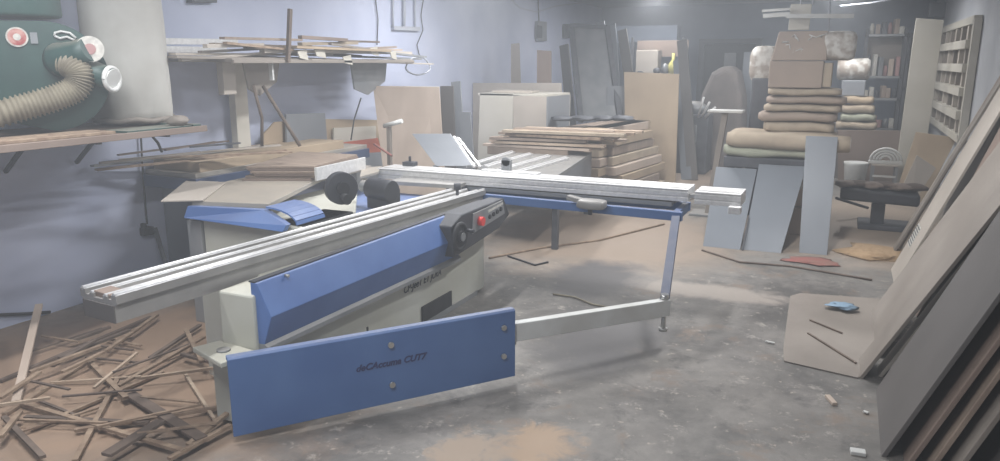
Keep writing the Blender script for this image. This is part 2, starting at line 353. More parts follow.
PT = V((-1.08, 5.5, .76)); MB().bar(FT + V((0, 0, .33)), PT, .04, .06, (1, 0, 0)).build('support_post', M['bluedark'], saw, .003)
# outrigger frame, crosscut table, fence
T0, T1 = V((-3.12, 5.64, .765)), V((-1.04, 5.53, .765))
MB().bar(T0, T1, .05, .07).bar((-1.09, 5.54, .765), (-1.09, 5.95, .765), .05, .07).bar((-1.06, 5.95, .765), (-3.1, 6.0, .765), .05, .07).build('outrigger_frame', M['bluepanel'], saw, .004)
ot = MB()
for yy in (5.7, 5.85, 5.98): ot.bar((-3.2, yy + .02, .825), (-1.15, yy, .825), .07, .035)
ot.build('crosscut_table', M['greymetal'], saw, .004)
MB().prism([(-3.6, 5.45), (-2.95, 5.5), (-2.9, 6.15), (-3.6, 6.15)], (0, 0, .845), (1, 0, 0), (0, 1, 0), (0, 0, .035)).build('carriage_plate', M['aluside'], saw, .004)
fp = [(0, 0), (0, .03), (.01, .03), (.01, .042), (0, .042), (0, .075), (.01, .075), (.01, .085), (0, .085), (0, .095), (.04, .095), (.04, .085), (.055, .085), (.055, .095), (.13, .095), (.13, .083), (.15, .083), (.15, .095), (.23, .095), (.23, .085), (.245, .085), (.245, .095), (.29, .095), (.29, 0)]
fz = .855
def fence_piece(x0, x1, nm, dz=0, yo=0):
    o = MB().prism(fp, (x0, 5.66 + yo, fz + dz), (0, 1, 0), (0, 0, 1), (x1 - x0, 0, 0)).build(nm, M['alu'], saw, .002)
    MB().bb(x0 + .02, x1 - .02, 5.655 + yo + .065, 5.655 + yo + .085, fz + dz + .094, fz + dz + .0965).build('scale_strip', M['greymetal'], o)
    return o
fence_piece(-3.85, -1.03, 'crosscut_fence')
MB().bb(-1.04, -.96, 5.7, 5.76, .88, .91).build('fence_slide_bar', M['steel'], saw)
ex = fence_piece(-.98, -.64, 'fence_extension', -.01, .0)
MB().bb(-.72, -.63, 5.6, 5.67, .80, .855).build('extension_stop', M['alu'], ex, .006)
fs = MB().bb(-2.72, -2.63, 5.92, 5.96, .95, 1.06).cyl((-2.675, 5.92, 1.04), (-2.675, 5.96, 1.04), .045, 14).build('flip_stop', M['greymetal'], saw, .006)
MB().bb(-2.9, -2.35, 5.88, 5.96, .95, .965).build('stop_track', M['alu'], saw, .003)
MB().bb(-3.72, -3.6, 5.88, 5.96, .95, .99).bb(-3.67, -3.65, 5.91, 5.93, .99, 1.04).build('stop_catch', M['dark'], saw, .004)
MB().lump((-1.74, 5.5, .81), (.24, .12, .08), 4, .10, p=.5).bar((-1.95, 5.53, .845), (-1.72, 5.5, .81), .06, .04).build('frame_clamp', M['aluside'], saw, .006)
MB().cyl((-1.76, 5.52, .72), (-1.76, 5.52, .8), .018, 10).build('clamp_bolt', M['dark'], saw)
MB().cyl((-2.83, 5.3, .70), (-2.83, 5.3, .90), .014, 8).cyl((-2.83, 5.3, .88), (-2.83, 5.3, .93), .03, 10).build('carriage_handle', M['dark'], saw)
text('printed_model', 'CP-JeeT ET JUkA', base and saw, (-2.668, 4.45, .35), (0, 1, 0), (0, 0, 1), .075, M['printdark'], bold=.001)
# main body behind the rail
MB().prism([(-4.19, 3.81), (-3.61, 3.95), (-4.04, 5.08), (-4.08, 5.9), (-4.72, 5.9), (-4.63, 4.54)], (0, 0, .895), (1, 0, 0), (0, 1, 0), (0, 0, .035)).build('main_table', M['iron'], saw, .004)
MB().slab([(-4.23, 3.76, .81), (-3.36, 3.79, .785), (-3.34, 3.81, .83), (-3.6, 3.89, .90), (-4.19, 3.77, .90)], .05, (0, 1, 0)).build('table_apron', M['blue'], saw, .004)
MB().prism([(-4.14, 3.85), (-3.3, 3.9), (-3.3, 4.54), (-4.05, 5.62), (-4.14, 5.62)], (0, 0, 0), (1, 0, 0), (0, 1, 0), (0, 0, .8)).build('machine_cabinet', M['cream'], saw, .01)
MB().bb(-4.28, -4.145, 3.83, 4.7, 0, .78).build('cabinet_side', M['greymetal'], saw, .006)
MB().prism([(-3.6, 4.56), (-3.29, 4.56), (-3.24, 5.55), (-4.0, 5.55)], (0, 0, .02), (1, 0, 0), (0, 1, 0), (0, 0, .74)).build('blade_housing', M['blue'], saw, .01)
lid = MB()
for k in range(6):
    a0, a1 = math.pi * .5 * k / 6, math.pi * .5 * (k + 1) / 6
    lid.slab([(-3.59 + .26 * math.sin(a0), 3.9, .81 + .10 * math.cos(a0)), (-3.59 + .26 * math.sin(a1), 3.9, .81 + .10 * math.cos(a1)),
              (-3.59 + .26 * math.sin(a1), 4.2, .81 + .10 * math.cos(a1)), (-3.59 + .26 * math.sin(a0), 4.2, .81 + .10 * math.cos(a0))], .012)
lid.build('curved_guard', M['blue'], saw)
MB().bb(-3.56, -3.295, 3.93, 4.5, .62, .80).build('guard_recess_shade', M['black'], saw)  # solid black block standing in for the shade beneath the curved guard
dc = P(341, 188, y=4.45)
dsk = MB().cyl(dc + V((-.03, .02, 0)), dc + V((.03, -.02, 0)), .122, 32).build('blade_cover_disc', M['dark'], saw, .006)
MB().cyl(dc + V((.05, -.04, -.07)), dc + V((.10, -.06, -.07)), .04, 14).cyl(dc + V((.03, -.02, -.0)), dc + V((.045, -.03, 0)), .05, 14).build('disc_hub', M['black'], dsk)
mc = P(383, 189, y=4.9)
MB().cyl(mc + V((-.12, 0, 0)), mc + V((.12, -.05, 0)), .085, 18).bb(mc.x - .12, mc.x + .1, mc.y - .06, mc.y + .1, .76, mc.z).build('motor', M['dark'], saw, .01)
MB().cyl(mc + V((-.2, 0, .01)), mc + V((-.14, 0, .01)), .05, 16).build('motor_end', M['greymetal'], saw, .006)
a, b = P(317, 181, z=.94), P(366, 169, z=.94)
MB().slab([a, b, b + V((0, 0, .11)), a + V((0, 0, .11))], .02, (-.9, -.3, 0)).build('rip_fence', M['alu'], saw, .003)
MB().slab([P(360, 179, z=.92), P(378, 174, z=.92), P(382, 168, z=.92), P(362, 170, z=.92)], .02, (0, 0, 1)).build('side_table', M['iron'], saw)

# flat sheet lying on the table corner
a, b, c, d = P(161, 202, z=.934), P(203, 201, z=.934), P(226, 183, z=.934), P(187, 181, z=.934)
tag(MB().slab([a, b, c, d], .008, (0, 0, 1)).build('plywood_sheet', M['lightboard']), 'thin pale sheet overhanging the left corner of the saw table', 'sheet')
# stack of short boards on table
SC = [P(247, 166, z=1.05), P(315, 166, z=1.05), P(358, 154, z=1.05), P(300, 151, z=1.05)]
for k in range(6):
    j = random.uniform(-.02, .02); z0 = .932 + k * .0195; kk_ = V((0, 0, 0)) + V((.06 if k in (2, 3) else 0, -.05 if k == 0 else 0, 0))
    q = [V((c_.x + j, c_.y + j, z0)) + kk_ for c_ in SC]
    q += [c_ + V((0, 0, .017)) for c_ in q]
    tag(MB().hexa(q).build('offcut_board', M['plydark'] if k % 2 else M['brownboard']),
        ['brown board at the very bottom of the short stack on the saw table', 'brown board second from the bottom of the short stack on the saw table', 'brown board third from the bottom of the short stack on the saw table',
         'brown board third from the top of the short stack on the saw table', 'brown board second from the top of the short stack on the saw table', 'brown board topmost of the short stack on the saw table'][k], 'board', 'boards stacked on the saw table')
# rear bench along wall, blue edge, with long strips
bn = thing('workbench', (-4.9, 5.0, 0), 'low bench with blue edge against the left wall, loaded with long strips', 'workbench')
BZ = 1.0
MB().bb(-5.4, -4.82, 4.45, 6.9, BZ - .04, BZ).build('bench_top', M['iron'], bn, .004)
MB().prism([(-5.4, 4.42), (-4.79, 4.42), (-4.79, 6.9), (-4.83, 6.9), (-4.83, 4.46), (-5.4, 4.46)], (0, 0, BZ - .14), (1, 0, 0), (0, 1, 0), (0, 0, .1)).build('bench_apron', M['bluedark'], bn, .003)
MB().bb(-5.35, -4.86, 4.55, 5.6, 0, BZ - .04).build('bench_cabinet', M['slate'], bn, .01)
MB().bb(-4.95, -4.87, 6.75, 6.83, 0, BZ - .04).build('leg', M['greymetal'], bn)
strip_px = [((92, 166), (262, 146), M['greymetal']), ((96, 170), (285, 150), M['stick']), ((120, 160), (280, 145), M['lightboard']), ((150, 158), (292, 152), M['stick']), ((118, 155), (228, 141), M['stickdark']), ((165, 150), (215, 142), M['stickdark']), ((190, 147), (240, 143), M['darkmetal']), ((100, 163), (200, 152), M['midboard'])]
tag(MB().bb(-5.38, -4.84, 4.52, 6.5, BZ, BZ + .085).build('chipboard_pack', M['tanboard'], None, .004), 'thick tan board lying on the wall bench under the long strips', 'board')
sl_lab = ['long grey metal strip overhanging the left end of the wall bench, nearest the room', 'long wooden strip lying across the wall bench under the grey strip', 'pale flat strip lying along the middle of the wall bench', 'wooden strip reaching the right end of the wall bench',
          'dark strip lying at the back of the wall bench', 'short dark strip on top of the wall bench pile', 'short grey metal strip on top of the wall bench pile', 'warm grey strip overhanging the left end of the wall bench, behind the others']
for k, (a, b, m) in enumerate(strip_px):
    zz = 1.10 + k * .016
    tag(MB().bar(P(*a, z=zz), P(*b, z=zz), .055 if k < 4 else .03, .014).build('wood_strip', m), sl_lab[k], 'strip', 'strips on the wall bench')

# ================================================================== LEFT WALL SHELF WITH DUST COLLECTOR
ZS = 1.43
sh = thing('plank_shelf', (-4.9, 3.0, ZS - .08), 'green edged plank shelf on the left wall carrying the dust collector', 'shelf')
MB().bb(XL + .01, -4.35, 1.3, 4.12, ZS - .025, ZS).build('shelf_board', M['stickdark'], sh, .004)
MB().bb(-4.35, -4.32, 1.3, 4.14, ZS - .035, ZS + .008).build('front_rail', M['brownboard'], sh, .003)
MB().bb(-4.55, -4.43, 1.4, 3.45, ZS, ZS + .02).build('batten', M['stick'], sh, .003)
MB().bb(-4.68, -4.58, 1.4, 3.45, ZS, ZS + .02).build('batten', M['stick'], sh, .003)
MB().bb(-4.6, -4.38, 3.5, 4.1, ZS, ZS + .015).bb(-5.3, -4.36, 4.05, 4.12, ZS, ZS + .02).build('green_plate', M['green'], sh, .003)
for yy in (3.3, 3.85): MB().bar((XL + .02, yy, ZS - .04), (-4.4, yy, ZS - .04), .03, .03).bar((XL + .02, yy, ZS - .3), (-5.1, yy, ZS - .04), .025, .025).build('shelf_bracket', M['darkmetal'], sh)
dcol = thing('dust_collector', (-4.9, 3.0, ZS), 'dark green dust collector blower with round housing on the wall shelf', 'dust collector')
cc = P(56, 72, x=-4.9); ax = V((.80, -.6, 0)).normalized(); hu = V((-ax.y, ax.x, 0)).normalized()   # hu = rightwards
if hu.y < 0: hu = -hu
cc = P(50, 78, x=-4.9); cc.z = ZS + .375
pf = []
for k in range(25):
    a = math.radians(-90 + 180 * k / 24); pf.append((math.cos(a) * .345, math.sin(a) * .345))
pf += [(-.7, .345), (-.7, -.05), (-.3, -.15), (-.25, -.28)]
ud = P(10, 12, x=-5.1); MB().cyl((ud.x, ud.y, ZS + .76), (ud.x, ud.y, ZS + 1.55), .3, 28).build('upper_drum', M['green'], dcol, .02)
hs = MB().prism(pf, cc - ax * .2, hu, (0, 0, 1), ax * .32).build('blower_housing', M['green'], dcol, .02, 3)
MB().prism([(x * 1.03, y * 1.03) for x, y in pf], cc - ax * .21, hu, (0, 0, 1), ax * .025).prism([(x * 1.03, y * 1.03) for x, y in pf], cc + ax * .10, hu, (0, 0, 1), ax * .022).build('housing_flange', M['green'], hs)
fc = cc + ax * .12
def FP(px, py, d=0):   # point on the housing face seen at a pixel
    r = RM @ V((px - 500, 230.5 - py, -F)); o = V((0, 0, CH)); pn = fc + ax * d
    t = (pn - o).dot(ax) / r.dot(ax); return o + r * t
q = FP(17, 37, .012); lab = MB().cyl(q - ax * .006, q + ax * .006, .062, 24).build('round_label', M['label'], hs); lab['label'] = 'round cream and red sticker'
MB().cyl(q + ax * .006, q + ax * .009, .052, 24).build('label_ring', M['redlabel'], lab)
MB().cyl(q + ax * .009, q + ax * .011, .022, 16).build('label_centre', M['label'], lab)
q = FP(34, 38, .012); MB().prism([(-.02, -.035), (.02, -.035), (.02, .035), (-.02, .035)], q, hu, (0, 0, 1), ax * .004).build('small_label', M['greymetal'], hs)
q = FP(65, 36, .014); lb = MB()
pts = [q + hu * x + V((0, 0, z)) for x, z in ((-.06, -.0), (-.055, .02), (-.02, .03), (.03, .02), (.06, -.01), (.05, -.025), (.01, -.005), (-.03, -.015), (-.06, -.0))]
lb.tube(pts, .008, 6).build('lifting_handle', M['white'], hs)
q0 = FP(62, 60, .02); q1 = FP(90, 49, .16)
MB().tube([q0 - ax * .05, q0 + ax * .05, q0.lerp(q1, .6), q1], [.12, .11, .085, .08], 20).build('inlet_branch', M['green'], dcol)
nd = (V((0, 0, CH)) - q1).normalized()
cp = MB().cyl(q1 - nd * .03, q1 + nd * .02, .083, 24).build('branch_cap', M['label'], dcol); cp['label'] = 'round pale cap with worn red print'
MB().cyl(q1 + nd * .02, q1 + nd * .024, .035, 16).build('cap_print', M['pink'], cp)
q2 = FP(88, 72, .05); q3 = FP(112, 79, .16)
MB().tube([q2 - ax * .1, q2, q3], [.10, .09, .07], 20).build('outlet_branch', M['green'], dcol)
dd = (q3 - q2).normalized(); o3 = MB()
rg = [q3 + (dd.cross(V((0, 0, 1))).normalized() * math.cos(t) + V((0, 0, 1)) * math.sin(t)) * .074 for t in [2 * math.pi * k / 24 for k in range(25)]]
o3.tube(rg, .016, 8, False); o3.cyl(q3, q3 + dd * .012, .068, 24).build('outlet_ring', M['white'], dcol)
# ribbed hose
hp = [FP(60, 62, .06), FP(72, 66, .12), FP(80, 76, .15), FP(76, 88, .16), FP(60, 96, .17), FP(35, 104, .18), FP(5, 112, .2), FP(-40, 124, .22)]
def spline(pts, n):
    out = []
    for i in range(len(pts) - 1):
        p0, p1, p2, p3 = pts[max(i - 1, 0)], pts[i], pts[i + 1], pts[min(i + 2, len(pts) - 1)]
        for k in range(n):
            t = k / n; out.append(.5 * ((2 * p1) + (p2 - p0) * t + (2 * p0 - 5 * p1 + 4 * p2 - p3) * t * t + (3 * p1 - p0 - 3 * p2 + p3) * t ** 3))
    return out + [pts[-1]]
sp = spline(hp, 24)
MB().tube(sp, [.078 + (.009 if k % 4 < 2 else -.006) for k in range(len(sp))], 20).build('flexible_hose', M['hose'], dcol)['label'] = 'beige ribbed flexible hose'
# filter bag
bc = P(135, 120, x=-4.98); bz = ZS + .015; bgt = MB(); vs = []; nn = 40; lv = 34
for j in range(lv + 1):
    t = j / lv; zz = bz + t * 1.62
    rb = .265 + .03 * math.sin(min(t * 8, 1.57)) - .02 * t
    if j == 0: rb = .22
    for k in range(nn):
        a = 2 * math.pi * k / nn
        r = rb * (1 + .03 * math.sin(5 * a + 3 * t) * math.exp(-t * 1.5) + .035 * math.exp(-t * 9) * math.sin(11 * a + 20 * t) + .012 * math.sin(13 * t + 2 * a))
        vs.append((bc.x + math.cos(a) * r - .02 * t, bc.y + math.sin(a) * r - .02 * t, zz))
bgt.add(vs, [(j * nn + k, j * nn + (k + 1) % nn, (j + 1) * nn + (k + 1) % nn, (j + 1) * nn + k) for j in range(lv) for k in range(nn)], True)
bgt.f.append(tuple(range(nn))); bgt.sm.append(False)
fb = tag(bgt.build('filter_bag', M['bag']), 'tall white cloth dust filter bag standing on the wall shelf', 'filter bag')
rgb = [V((bc.x + math.cos(t) * .275, bc.y + math.sin(t) * .275, bz + .03 + .008 * math.sin(7 * t))) for t in [2 * math.pi * k / 30 for k in range(31)]]
MB().tube(rgb, .02, 8, False).build('bag_cuff', M['midboard'], fb)
ck = P(178, 122, z=ZS + .04); tag(MB().lump(ck + V((0, 0, .01)), (.16, .14, .08), 3, .25).build('cloth_rag', M['midboard']), 'crumpled rag by the foot of the white filter bag', 'rag')

# ================================================================== UPPER SHELF WITH STRIPS
Z2 = 1.93
s2 = thing('plank_shelf', (-5.0, 5.6, Z2 - .04), 'high plank shelf on the left wall piled with strips and offcuts', 'shelf')
MB().bb(XL + .01, -4.62, 4.75, 7.6, Z2 - .03, Z2).build('shelf_board', M['midboard'], s2, .004)
MB().bb(-4.64, -4.6, 4.75, 7.6, Z2 - .04, Z2 - .012).build('shelf_edge', M['midboard'], s2, .003)
def gus(y0, y1, d, m, x=-4.9):
    MB().prism([(y0, Z2 - .03), (y1, Z2 - .03), (y1 - .05, Z2 - .03 - d * .6), ((y0 + y1) / 2 - .05, Z2 - .03 - d), (y0 + .05, Z2 - .03 - d * .8)], (x, 0, 0), (0, 1, 0), (0, 0, 1), (.02, 0, 0)).build('gusset_plate', m, s2)
gus(5.15, 5.62, .30, M['midboard']); gus(6.75, 7.45, .36, M['greymetal'])
MB().bb(-5.38, -5.3, 5.45, 5.62, 1.0, Z2 - .03).build('support_post', M['creamboard'], s2, .005)
MB().bb(-5.0, -4.93, 4.95, 5.1, 1.62, Z2 - .03).build('short_post', M['lightboard'], s2, .005)
MB().bb(-4.72, -4.68, 5.29, 5.31, 1.74, Z2 - .03).build('hanger', M['white'], s2)
def cable(name, pts, r, m, label, cat, group=None): return tag(MB().tube(pts, r, 6).build(name, m), label, cat, group)
cable('threaded_rod', [P(253, 85, x=-4.85), P(262, 118, x=-4.85), P(262, 146, x=-4.86)], .014, M['stickdark'], 'twisted dark rod hanging from the high shelf, left of the slanting pole', 'rod')
cable('thin_pole', [P(263, 86, x=-4.84), P(300, 146, x=-4.5)], .016, M['stickdark'], 'thin dark slanting pole running down from the high shelf bracket', 'pole')
cable('hanging_wire', [P(361, 98, x=-4.9), P(354, 120, x=-4.9), P(351, 140, x=-4.9)], .008, M['wire'], 'thin wire hanging under the right end of the high shelf', 'wire')
cable('wall_wire', [P(375, -5, x=XL + .02), P(378, 20, x=XL + .02), P(377, 45, x=XL + .02)], .007, M['wire'], 'black wire running down the wall to the high shelf', 'wire')
# strips on it: (px a, px b, width, height, mat, label)
hs_ = [((146, 41), (236, 42), .05, .05, M['alu'], 'bright aluminium strip at the left end of the high shelf, upper one'), ((146, 49), (225, 50), .05, .05, M['alu'], 'bright aluminium strip at the left end of the high shelf, lower one'),
       ((132, 57), (290, 59), .1, .02, M['midboard'], 'long warm grey strip along the front bottom of the high shelf pile'), ((150, 54), (330, 55), .08, .02, M['lightboard'], 'long light strip low in the high shelf pile'),
       ((212, 44), (400, 50), .07, .02, M['ply'], 'tan strip lying along the middle of the high shelf pile'), ((290, 47), (385, 51), .16, .022, M['tanboard'], 'wide tan board on the right half of the high shelf pile'),
       ((222, 38), (300, 40), .06, .02, M['plydark'], 'brown strip on top of the high shelf pile, left of the upright stick'), ((300, 37), (346, 40), .05, .03, M['brownboard'], 'dark brown strip on top of the high shelf pile, right of the upright stick'),
       ((245, 47), (360, 56), .05, .02, M['stickdark'], 'dark strip running slightly askew through the high shelf pile'), ((285, 54), (420, 59), .06, .02, M['greymetal'], 'grey strip reaching over the right end of the high shelf'),
       ((310, 60), (432, 64), .05, .015, M['lightboard'], 'pale strip at the bottom front right of the high shelf pile'), ((330, 44), (412, 55), .04, .02, M['midboard'], 'grey strip askew at the back right of the high shelf pile'),
       ((180, 60), (290, 51), .04, .02, M['lightboard'], 'pale strip rising askew at the left of the high shelf pile'), ((340, 41), (378, 42), .05, .02, M['stickdark'], 'short dark strip on the top right of the high shelf pile'),
       ((200, 52), (310, 46), .05, .02, M['midboard'], 'warm grey strip crossing to the upright stick from the left'), ((225, 43), (292, 50), .05, .02, M['stick'], 'wooden strip sloping down to the upright stick'),
       ((262, 51), (410, 53), .06, .03, M['lightboard'], 'thick pale strip behind the small offcuts'), ((295, 52), (395, 47), .05, .02, M['plydark'], 'brown strip sloping up to the right over the tan board'),
       ((300, 44), (356, 43), .06, .03, M['foam'], 'soft tan strip just right of the upright stick'), ((235, 56), (345, 60), .05, .02, M['midboard'], 'warm grey strip sagging at the front of the pile'),
       ((355, 49), (425, 57), .05, .02, M['greymetal'], 'grey metal strip pointing at the wire coil'), ((205, 46), (262, 45), .05, .03, M['lightboard'], 'short pale strip beside the aluminium strips')]
for k, (a, b, w, h, m, lb) in enumerate(hs_):
    xx = -5.18 if k < 2 else -4.64 - .05 * (k % 5)
    if k in (2, 3): a = (172, a[1])
    p, q = P(*a, x=xx), P(*b, x=xx)
    tag(MB().bar(p, q, w, h).build('wood_strip' if m != M['alu'] else 'metal_strip', m), lb, 'strip', 'strips on the high shelf')
for k, (px, py, s_, lb) in enumerate([(300, 58, .12, 'left of the middle'), (317, 56, .14, 'at the middle'), (345, 63, .13, 'drooping near the right bracket'), (372, 54, .13, 'above the right bracket'), (392, 58, .1, 'at the right end')]):
    p = P(px, py, x=-4.6)
    tag(MB().slab([p, p + V((0, s_, -.02)), p + V((0, s_ * .8, .08)), p + V((0, -.03, .06))], .01, (-1, 0, 0)).build('offcut_piece', M['creamboard']), 'pale offcut piece on the front of the high shelf, ' + lb, 'offcut', 'offcuts on the front of the high shelf')
p, q = P(288, 62, x=-4.585), P(290, 9, x=-4.58)
tag(MB().bar(p, q, .035, .03, (1, 0, 0)).build('upright_stick', M['stickdark']), 'dark thin stick standing upright out of the high shelf pile', 'stick')
co = [P(418 + 12 * math.cos(t) * (1 + .1 * math.sin(3 * t)), 66 + 9 * math.sin(t), x=-5.0 + .02 * t) for t in [k * .5 for k in range(34)]]
cable('wire_coil', co, .009, M['conduit'], 'tangled pale wire coil at the right end of the high shelf', 'wire coil')

# under the upper shelf
def sheet(name, pts, t, m, label, cat, n=None, group=None, bevel=0, parent=None):
    pts = [V(p_) for p_ in pts]
    if name != 'cream_board': pts[0].z = pts[1].z = 0
    o = MB().slab(pts, t, n).build(name, m, parent, bevel)
    return tag(o, label, cat, group) if parent is None else o
def ws(name, pts, x, t, m, label, cat='board'):
    return tag(MB().slab([P(a_, b_, x=x) for a_, b_ in pts], t, (-1, 0, 0)).build(name, m), label, cat)
ws('orange_board', ((278, 158), (384, 158), (378, 138), (292, 149)), -5.18, .02, M['orange'], 'orange red board edge leaning behind the saw table')
ws('grey_board', ((287, 148), (328, 150), (325, 113), (286, 114)), -5.24, .02, M['greyboard'], 'grey rectangular board standing in front of the tan boards under the high shelf')
ws('tan_board', ((262, 152), (300, 152), (300, 120), (275, 122), (264, 134)), -5.3, .02, M['tanboard'], 'tan board with cut corner, left of the grey board under the high shelf')
ws('tan_board', ((322, 150), (382, 150), (380, 120), (322, 119)), -5.35, .02, M['tanboard'], 'tan board behind the pale strip under the high shelf')
ws('pale_board', ((334, 205), (376, 205), (376, 126), (334, 128)), -5.3, .02, M['creamboard'], 'small cream board leaning right of the grey board')
ws('grey_board', ((330, 175), (384, 180), (384, 152), (330, 156)), -5.1, .03, M['greyboard'], 'grey panel below the orange board behind the saw', 'panel')
sheet('plywood_sheet', [P(390, 200, y=6.75), P(448, 200, y=7.0), P(439, 87, y=7.4), P(373, 86, y=7.2)], .02, M['ply'], 'large pale plywood sheet leaning on the wall beyond the saw', 'sheet', (-.2, .9, .1))
sheet('narrow_board', [P(444, 200, y=7.45), P(458, 200, y=7.45), P(453, 86, y=7.7), P(440, 86, y=7.7)], .02, M['darkboard'], 'narrow dark board beside the large plywood sheet', 'board', (0, 1, 0))
sheet('narrow_board', [P(458, 200, y=7.6), P(470, 200, y=7.6), P(460, 81, y=7.9), P(451, 82, y=7.9)], .02, M['greyboard'], 'tall narrow grey board between the dark board and the short grey board', 'board', (0, 1, 0))
sheet('narrow_board', [P(464, 200, y=7.5), P(479, 200, y=7.5), P(470, 112, y=7.7), P(459, 112, y=7.7)], .02, M['greyboard'], 'short grey board leaning left of the white cabinet', 'board', (0, 1, 0))
# tilting grey panel + side bars
tp = thing('tilted_panel', (-3.3, 6.4, .88), 'grey tilted flap panel standing on the saw behind the crosscut fence', 'panel')
MB().slab([P(436, 166, y=6.0), P(472, 166, y=6.0), P(450, 134, y=6.5), P(412, 134, y=6.5)], .015, (0, .9, .2)).build('flap', M['greyboard'], tp, .003)
for a, b in (((474, 167), (454, 137)), ((480, 167), (458, 138))): MB().bar(P(*a, y=6.05), P(*b, y=6.5), .02, .02).build('side_bar', M['alu'], tp)
for px in (436, 470):
    g = P(px, 166, y=6.02); MB().bb(g.x - .02, g.x + .02, 6.0, 6.04, .88, g.z + .01).build('foot', M['greymetal'], tp)
# upright tool with white handle
ut = thing('clamp_stand', (-4.05, 6.2, .84), 'upright clamp post with a white handle left of the tilted panel', 'clamp')
p = P(390, 165, y=6.3); q = P(389, 124, y=6.3)
MB().bar(p, q, .045, .035, (1, 0, 0)).build('post', M['midboard'], ut)
MB().cyl(P(384, 126, y=6.28), P(402, 121, y=6.28), .022, 10).build('handle', M['white'], ut)
MB().cyl(P(374, 144, y=6.28), P(392, 156, y=6.25), .012, 8).build('lever', M['redscrap'], ut)

# ================================================================== WALL FITTINGS
def wp_(px, py, dx=0): return P(px, py, x=XL + dx)
cd_ = thing('conduit_frame', wp_(404, 28), 'pale pipes and box fixed high on the left wall above the high shelf', 'conduit')
for px in (393, 404, 415): MB().cyl(wp_(px, -6, .03), wp_(px, 27, .03), .022 if px == 404 else .014, 8).build('pipe', M['conduit'], cd_)
MB().slab([wp_(391, 30), wp_(417, 31), wp_(417, 27), wp_(391, 26)], .05, (1, 0, 0)).build('bracket', M['conduit'], cd_)
sb = thing('switch_box', wp_(539, 32), 'small grey switch box high on the left wall', 'switch box')
MB().slab([wp_(535, 41), wp_(544, 41), wp_(544, 22), wp_(535, 21)], .06, (1, 0, 0)).build('box', M['greymetal'], sb, .005)
MB().slab([wp_(537, 38, .06), wp_(542, 38, .06), wp_(542, 26, .06), wp_(537, 25, .06)], .006, (1, 0, 0)).build('cover', M['darkmetal'], sb)
MB().tube([wp_(539, 22, .02), wp_(538, -5, .02)], .012, 6).build('cable', M['wire'], sb)
sb2 = tag(MB().slab([wp_(562, 38), wp_(568, 38), wp_(569, 24), wp_(562, 24)], .06, (1, 0, 0)).build('switch_box', M['darkmetal'], None, .005), 'small dark box on the left wall above the leaning dark frame', 'switch box')
cable('wall_wire', [wp_(508, -4, .02), wp_(520, 8, .02), wp_(537, 12, .02), wp_(556, 6, .02), wp_(580, 3, .02)], .006, M['conduit'], 'thin wire sagging along the left wall to the switch box', 'wire')
cable('wall_wire', [wp_(424, -4, .02), wp_(421, 15, .02), wp_(423, 30, .02), wp_(417, 45, .02), wp_(420, 58, .02)], .006, M['wire'], 'crooked wire on the left wall beside the pale pipes', 'wire')
tag(MB().slab([wp_(186, 3), wp_(211, 3), wp_(210, -6), wp_(186, -6)], .08, (1, 0, 0)).build('fuse_box', M['darkmetal'], None, .005), 'dark box at the top of the left wall right of the filter bag', 'box')
pc = thing('hanging_plug', wp_(148, 225, .04), 'black plug hanging on a chain cable below the wall shelf', 'plug')
MB().tube([wp_(141, 136, .03), wp_(142, 160, .03), wp_(144, 190, .03), wp_(147, 224, .03)], .008, 6).build('cable', M['wire'], pc)
q = wp_(147, 231, .05); MB().box(q, (.07, .1, .07)).box(q + V((0, -.03, .05)), (.04, .04, .05)).build('plug_body', M['black'], pc, .008)
cable('cable_hook', [P(152, 136, x=-4.6), P(158, 143, x=-4.6), P(162, 152, x=-4.6)], .01, M['wire'], 'short black cable end dangling under the wall shelf', 'cable')
p, q = wp_(155, 228, .12), wp_(167, 268, .3)
tag(MB().bar(p, q, .03, .03).bar(q, (q.x, q.y, 0), .03, .03, (1, 0, 0)).build('leaning_rod', M['darkmetal']), 'thin dark rod leaning on the left wall below the black plug', 'rod')

# ================================================================== MIDDLE DISTANCE: WHITE CABINET, LUMBER
wc_ = thing('cabinet_carcass', (-4.3, 10, 0), 'unfinished white cabinet carcass with an open right side', 'cabinet')
Y1 = 9.6
def XZ(px, py, y): q = P(px, py, y=y); return q
MB().slab([XZ(477, 175, Y1), XZ(512, 175, Y1), XZ(513, 94, Y1), XZ(480, 93, Y1)], .03, (0, 1, 0)).build('front_panel', M['creamboard'], wc_, .003)
MB().slab([XZ(513, 160, Y1), XZ(547, 160, Y1), XZ(547, 97, Y1), XZ(513, 95, Y1)], .03, (0, 1, 0)).build('door_panel', M['lightboard'], wc_, .003)
A_, B_, C_, D_ = XZ(478, 94, Y1), XZ(548, 98, Y1), XZ(570, 94, 10.35), XZ(500, 89, 10.45)
C_.z = D_.z = (A_.z + B_.z) / 2; A_.z = B_.z = C_.z
MB().slab([A_, B_, C_, D_], .03, (0, 0, 1)).build('top_panel', M['creamboard'], wc_, .003)
MB().slab([V((B_.x, Y1, .3)), V((C_.x, 10.35, .3)), V((C_.x, 10.35, B_.z)), V((B_.x, Y1, B_.z))], .02, (-.9, -.3, 0)).build('inner_panel', M['greyboard'], wc_)
MB().slab([V((C_.x - .03, 10.35, .3)), V((C_.x, 10.35, .3)), V((C_.x, 10.35, B_.z)), V((C_.x - .03, 10.35, B_.z))], .02, (0, 1, 0)).slab([V((B_.x, Y1, .85)), V((C_.x, 10.35, .85)), V((C_.x - .6, 10.35, .85)), V((B_.x - .5, Y1 + .03, .85))], .02, (0, 0, 1)).build('side_frame', M['creamboard'], wc_)
MB().bb(A_.x, B_.x, Y1 + .02, Y1 + .6, 0, .3).build('plinth', M['greyboard'], wc_)
